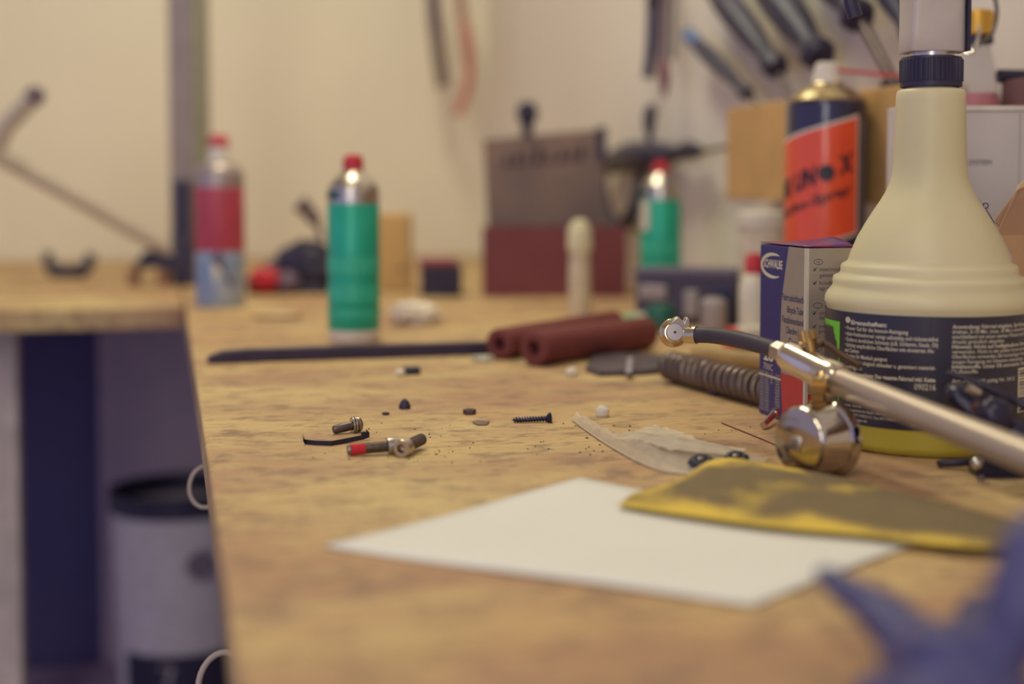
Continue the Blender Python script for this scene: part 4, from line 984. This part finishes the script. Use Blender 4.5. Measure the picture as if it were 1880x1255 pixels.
dg = mat('deep_green_plastic', (34, 96, 82), .45)
lathe_thing('bottle_top', 'dark green cap in front of the slate case', 'cap', 1213, 606, [('cap', [(.0145, 0), (.015, .002), (.014, .02), (.011, .024), (.002, .0245)], dg)])
lathe_thing('tape_roll', 'pale grey roll standing in front of the slate case', 'roll', 1310, 611, [('roll', [(.011, 0), (.012, .002), (.012, .028), (.009, .032), (.002, .033)], pg)])
bm = NB(); qa, qb = T(1110, 597, .008), T(1180, 588, .008); o = thing('glue_tube', 'pale green and white squeeze tube lying behind the foam grips', 'tube', T(1140, 597))
tube(bm, [qa, qa.lerp(qb, .4), qa.lerp(qb, .7)], [.004, .0085, .009], 16, flat=.8); obj('tube_body', bm, mat('mint_print', (130, 186, 140), .45), o)
bm = NB(); tube(bm, [qa.lerp(qb, .7), qb], [.009, .0075], 16); obj('tube_cap', bm, whiteP, o)
bm = NB(); qa, qb = T(1335, 620, .010), T(1388, 616, .010); o = thing('marker', 'white cylinder with red end lying left of the tube carton', 'tube', T(1360, 622))
tube(bm, [qa, qa.lerp(qb, .25)], .0085, 16); obj('red_end', bm, mat('coral_red', (220, 76, 74), .4), o)
bm = NB(); tube(bm, [qa.lerp(qb, .25), qb+(qb-qa)*.8], .0095, 16); obj('white_barrel', bm, whiteP, o)
kr = lambda hw, Y: hw*Y/F
Y_ = 1.22; q = A(1384, 600, Y_); q.z = BZ
z_ = lambda py: HT(py, Y_)-BZ
lathe_thing('dropper_bottle', 'white bottle with red cap just left of the tube carton', 'bottle', 0, 0, [
    ('bottle_body', [(kr(26, Y_), 0), (kr(28, Y_), .003), (kr(28, Y_), z_(530)), (kr(20, Y_), z_(505)), (kr(14, Y_), z_(500))], whiteP),
    ('red_cap', [(kr(17, Y_), z_(502)), (kr(17, Y_), z_(475)), (kr(12, Y_), z_(466)), (kr(3, Y_), z_(464))], red)], base=q)
Y_ = 1.33; q = A(1402, 600, Y_); q.z = BZ
lathe_thing('white_tub', 'white plastic tub below the wooden tool rack, left of the orange-labelled can', 'tub', 0, 0, [
    ('tub_body', [(kr(42, Y_), 0), (kr(45, Y_), .003), (kr(47, Y_), z_(415)-.0)], mat('cream_tub', (222, 208, 186), .5)),
    ('tub_lid', [(kr(47, Y_), HT(418, Y_)-BZ), (kr(51, Y_), HT(415, Y_)-BZ), (kr(51, Y_), HT(392, Y_)-BZ), (kr(47, Y_), HT(388, Y_)-BZ), (kr(3, Y_), HT(387, Y_)-BZ)], whiteP)], base=q)

# red chest
rb = thing('tool_chest', 'red-brown chest with raised grey-brown lid bearing faded dark marks', 'chest', T(1015, 545))
Yc_ = 1.72; zl_ = HT(418, Yc_); x0, x1 = A(886, 545, Yc_).x, A(1150, 545, Yc_).x
maroon = mat('maroon_paint', (122, 58, 62), .55, var=.12, vs=20); taupe = mat('taupe_board', (146, 120, 106), .7, var=.18, vs=14, c2=(122, 104, 98))
bm = NB(); t_ = .006; yc = Yc_+.045
box(bm, ((x0+x1)/2, Yc_+t_/2, (BZ+zl_)/2), (x1-x0, t_, zl_-BZ)); box(bm, ((x0+x1)/2, Yc_+.075, (BZ+zl_)/2), (x1-x0, t_, zl_-BZ))
yc = Yc_+.0390
box(bm, (x0+t_/2, yc, (BZ+zl_)/2), (t_, .0658, zl_-BZ)); box(bm, (x1-t_/2, yc, (BZ+zl_)/2), (t_, .0658, zl_-BZ)); box(bm, ((x0+x1)/2, yc, BZ+.004), (x1-x0-2*t_-.0004, .0656, .006))
obj('chest_body', bm, maroon, rb)
Yl = 1.801; l0, l1 = A(890, 300, Yl), A(1110, 300, Yl)
zA, zB = HT(256, Yl), HT(236, Yl)
bm = NB(); prism(bm, [Vector((l0.x-.002, Yl, zA)), Vector((l1.x, Yl, zB)), Vector((l1.x+.004, Yl, zl_-.01)), Vector((l0.x+.004, Yl, zl_-.01))], (0, .008, 0)); obj('lid', bm, taupe, rb, bevel=.001)
bm = NB(); random.seed(12); lf = lambda x, y: Vector((A(x, 300, Yl).x, Yl-.0008, HT(y - .09*(x-925), Yl)))
for x, w_, h_ in ((925, 10, 20), (942, 14, 24), (962, 8, 26), (978, 16, 34), (1000, 12, 20), (1022, 16, 24), (1044, 10, 22), (1058, 16, 28)):
    poly2d(bm, [(x, 306), (x+w_*.5, 309), (x+w_, 306), (x+w_*.9, 306-h_), (x+w_*.4, 304-h_)], lf)
obj('lid_marks', bm, mat('faded_ink', (80, 64, 70), .7), rb, flat=True)
bm = NB(); box(bm, (A(1104, 260, Yl).x, Yl-.003, HT(262, Yl)), (.012, .008, .040)); obj('corner_bracket', bm, hk, rb)
bm = NB(); q = A(968, 225, Yl+.004); lathe(bm, [(.007, -.018), (.007, -.004), (.012, .004), (.014, .014), (.010, .024), (.003, .027)], Matrix.Translation(q), 20); obj('knob', bm, hk, rb)

Yt = 1.469; q = A(1064, 560, Yt); q.z = BZ; zt_ = lambda py: HT(py, Yt)-BZ
lathe_thing('white_tube', 'tall slim white bottle standing in front of the red-brown chest', 'bottle', 0, 0, [
    ('bottle_body', [(kr(20, Yt), 0), (kr(21, Yt), .002), (kr(20, Yt), zt_(500)), (kr(18, Yt), zt_(460))], mat('ivory_plastic', (214, 198, 172), .5)),
    ('cap', [(kr(21, Yt), zt_(462)), (kr(23, Yt), zt_(450)), (kr(21, Yt), zt_(420)), (kr(14, Yt), zt_(406)), (kr(4, Yt), zt_(402))], mat('pale_cream_plastic', (228, 218, 180), .5))], base=q)

def front_box(name, label, cat, x0p, x1p, ytop, ybase, depth, m_, parts=()):
    Y = 352.5/(ybase-HY); p = A(x0p, ybase, Y); r2 = A(x1p, ybase, Y); h = HT(ytop, Y)-BZ
    o = thing(name, label, cat, Vector(((p.x+r2.x)/2, Y+depth/2, BZ)))
    bm = NB(); box(bm, ((p.x+r2.x)/2, Y+depth/2, BZ+h/2), (r2.x-p.x, depth, h)); obj('body', bm, m_, o, bevel=.002)
    return o, Y, p.x, r2.x, h
o, Y, xa_, xb_, h = front_box('wooden_block', 'upright pale wooden block directly right of the green aerosol can', 'wood block', 672, 752, 392, 537, .05, mat('pale_pine', (210, 170, 108), .6, var=.2, vs=14))
bm = NB(); cyl(bm, Vector(((xa_+xb_)/2+.018, Y-.0005, BZ+.03)), Vector(((xa_+xb_)/2+.018, Y+.004, BZ+.03)), .003, n=12); obj('screw_hole', bm, black, o)
o, Y, xa_, xb_, h = front_box('battery_pack', 'small black box with dull red lid between wooden block and chest', 'box', 772, 846, 488, 545, .05, black)
bm = NB(); box(bm, ((xa_+xb_)/2-.004, Y+.025, BZ+h+.004), (xb_-xa_-.004, .05, .008)); obj('red_lid', bm, mat('dull_red', (150, 66, 76), .5), o, bevel=.002)
bm = NB(); q = T(762, 596); blob(bm, q+Vector((0, .01, .0095)), .018, (1.25, .9, .62), .22, 1.6, 2, 5); single('crumpled_tissue', bm, mat('tissue', (240, 228, 210), .85), q, 'crumpled white tissue right of the green can foot', 'tissue', ang=180)
bm = NB(); q = T(508, 585); blob(bm, q+Vector((0, .01, .003)), .016, (1.5, 1.2, .18), .2, 1.4, 6, 4); single('paper_scrap', bm, mat('beige_scrap', (214, 184, 142), .8), q, 'flat beige paper scrap left of the green can', 'paper scrap')

# dark power tool
Yp = 1.76; pt_ = thing('angle_grinder', 'blurred black power tool with red knob, left of the green can', 'power tool', T(540, 542))
bm = NB(); blob(bm, A(572, 490, Yp+.04), .034, (1.15, .9, 1.0), .08, 1, 3); obj('motor_housing', bm, black, pt_)
bm = NB(); tube(bm, smooth_path([A(455, 522, Yp+.02), A(490, 508, Yp+.03), A(525, 488, Yp+.04), A(570, 465, Yp+.04)]), [.010]*6+[.016]*6+[.022]*7, 16); obj('body_grip', bm, hk, pt_)
bm = NB(); box(bm, A(530, 534, Yp+.03)+Vector((0, 0, .004)), (.095, .05, .012)); obj('base_plate', bm, hk, pt_, bevel=.002)
bm = NB(); blob(bm, A(487, 513, Yp), .019, (1.05, .8, .85), .03); obj('red_knob', bm, mat('bright_red_knob', (208, 48, 62), .4), pt_)
bm = NB(); blob(bm, A(528, 517, Yp), .015, (1, .8, .9), .03); obj('grey_knob', bm, mat('mauve_knob', (112, 92, 112), .5), pt_)
bm = NB(); tube(bm, smooth_path([A(592, 440, Yp+.03), A(578, 405, Yp+.03), A(560, 382, Yp+.03), A(550, 372, Yp+.03)]), [.004]*6+[.009]*6+[.011]*7, 12); obj('lever', bm, mat('grey_brown_grip', (106, 88, 88), .6), pt_)

# tall stand on the side bench
Ys = 1.93; st = thing('drill_stand', 'tall grey metal post with dark clamp foot and slanting rod on the left counter', 'stand', T(320, 527))
pw = .040; pcx = A(340, 300, Ys).x
Zt = HT(-500, Ys)
bm = NB(); box(bm, (pcx, Ys+.03, (BZ+Zt)/2), (pw, pw, Zt-BZ), rz=R(-28)); obj('post', bm, mat('grey_painted_steel', (166, 152, 146), .5, .05), st, bevel=.002)
bm = NB(); box(bm, (A(357, 300, Ys).x, Ys+.018, (BZ+Zt)/2), (.014, .025, Zt-BZ), rz=R(-28)); obj('green_rail', bm, mat('sage_steel', (152, 152, 134), .5), st)
bm = NB(); box(bm, (A(339, 390, Ys).x, Ys-.012, (HT(330, Ys)+BZ)/2), (.022, .022, HT(330, Ys)-BZ)); obj('sleeve', bm, hk, st, bevel=.003)
bm = NB(); prism(bm, [A(x, y, Ys-.03) for x, y in ((240, 494), (262, 462), (300, 450), (335, 436), (352, 440), (352, 524), (328, 524), (322, 500), (290, 492))], (0, .05, 0)); obj('clamp_foot', bm, hk, st, bevel=.004)
for px_ in (246, 300):
    bm = NB(); p_ = A(px_, 495, Ys-.02); box(bm, (p_.x, p_.y, (p_.z+BZ)/2), (.012, .02, p_.z-BZ)); obj('foot', bm, mat('brown_foot', (150, 104, 84), .6), st)
bm = NB(); tube(bm, smooth_path([A(318, 462, Ys-.02), A(250, 425, Ys-.04), A(120, 353, Ys-.08), A(-10, 283, Ys-.12)]), .0105, 14); obj('slanting_rod', bm, mat('taupe_steel', (190, 176, 160), .5), st)
bm = NB(); e_ = A(-12, 283, Ys-.12); tube(bm, [e_, A(10, 232, Ys-.12), A(60, 180, Ys-.12)], .0115, 14); obj('crank_arm', bm, mat('taupe_steel', (190, 176, 160), .5), st)
bm = NB(); q = A(64, 176, Ys-.12); blob(bm, q, .013, (1, 1, 1), .0); obj('crank_end', bm, mat('plum_grip', (110, 92, 108), .5), st)
bm = NB(); Yc3 = 2.08
tube(bm, smooth_path([A(88, 462, Yc3), A(90, 485, Yc3), A(108, 498, Yc3), A(135, 500, Yc3), A(160, 490, Yc3), A(168, 466, Yc3)]), [.007]*8+[.011]*15+[.008]*8, 14); single('cradle_bracket', bm, hk, T(125, 508), 'small dark U-shaped bracket lying on the left counter', 'bracket')

# ------------------------------------------------------------------ under the side bench
Yu = 1.95; bu = A(330, 900, Yu); bu = Vector((bu.x, Yu, .317)); ru = lambda hw: hw*Yu/F; zu = lambda py: HT(py, Yu)
bk = thing('white_bucket', 'white bucket with dark rim and black label under the left counter', 'bucket', bu)
bm = NB(); h = zu(928)-.316
lathe(bm, [(ru(108), 0), (ru(112), .003), (ru(124), h), (ru(120), h), (ru(106), .01)], Matrix.Translation(bu), 48, cap=False); lathe(bm, [(ru(106), .004), (ru(106), .006)], Matrix.Translation(bu), 48)
obj('bucket_body', bm, mat('grey_white_plastic', (206, 196, 204), .45), bk)
bm = NB(); lathe(bm, [(ru(124), h-.002), (ru(128), h), (ru(129), h+.026), (ru(124), h+.028), (ru(122), h-.001)], Matrix.Translation(bu), 48, cap=False); obj('rim', bm, hk, bk)
uw_b = math.atan2(-bu.y, -bu.x)
def uw(x, y, e=.0008):
    rr = ru(108) + (ru(124)-ru(108))*(y/h) + .002 + e
    return Vector((bu.x + rr*math.cos(uw_b+x/rr), bu.y + rr*math.sin(uw_b+x/rr), bu.z+y))
bm = NB(); patch(bm, lambda x, y: uw(x, y), -.085, .085, .012, zu(1168)-.316, 24, 3); obj('bucket_label', bm, hk, bk, flat=True)
bm = NB(); put_text(bm, 'A', -.075, zu(1300)-.316, .125, lambda x, y: uw(x, y, .0016), bold=.02, width=.11); obj('label_lettering', bm, mat('grey_white_print', (190, 180, 186), .5), bk, flat=True)
bm = NB(); q = uw(.027, zu(1010)-.316); cyl(bm, q+Vector((0, .004, 0)), q+Vector((0, -.006, 0)), .019, n=24); obj('handle_boss', bm, mat('boss_mauve_grey', (110, 98, 112), .5), bk)  # handle mount in one even mauve-grey of its own
Yk = .90; q = A(378, 893, Yk); bm = NB()
tube(bm, [q+Vector((.0105*math.cos(t*PI/16), .004*math.sin(t*PI/16), .0125*math.sin(t*PI/16))) for t in range(33)], .0013, 10, cap=False); 
single('hanging_ring', bm, mat('pale_cord', (186, 168, 156), .5), q, 'pale ring hanging under the bench edge left of the bolts', 'ring')
q = A(412, 1262, .80); bm = NB()
tube(bm, [q+Vector((.015*math.cos(t*PI/16), .005*math.sin(t*PI/16), .019*math.sin(t*PI/16))) for t in range(33)], .0018, 10, cap=False)
single('hanging_ring', bm, mat('pale_cord', (186, 168, 156), .5), q, 'pale loop of cord low under the bench corner at the bottom edge', 'ring')
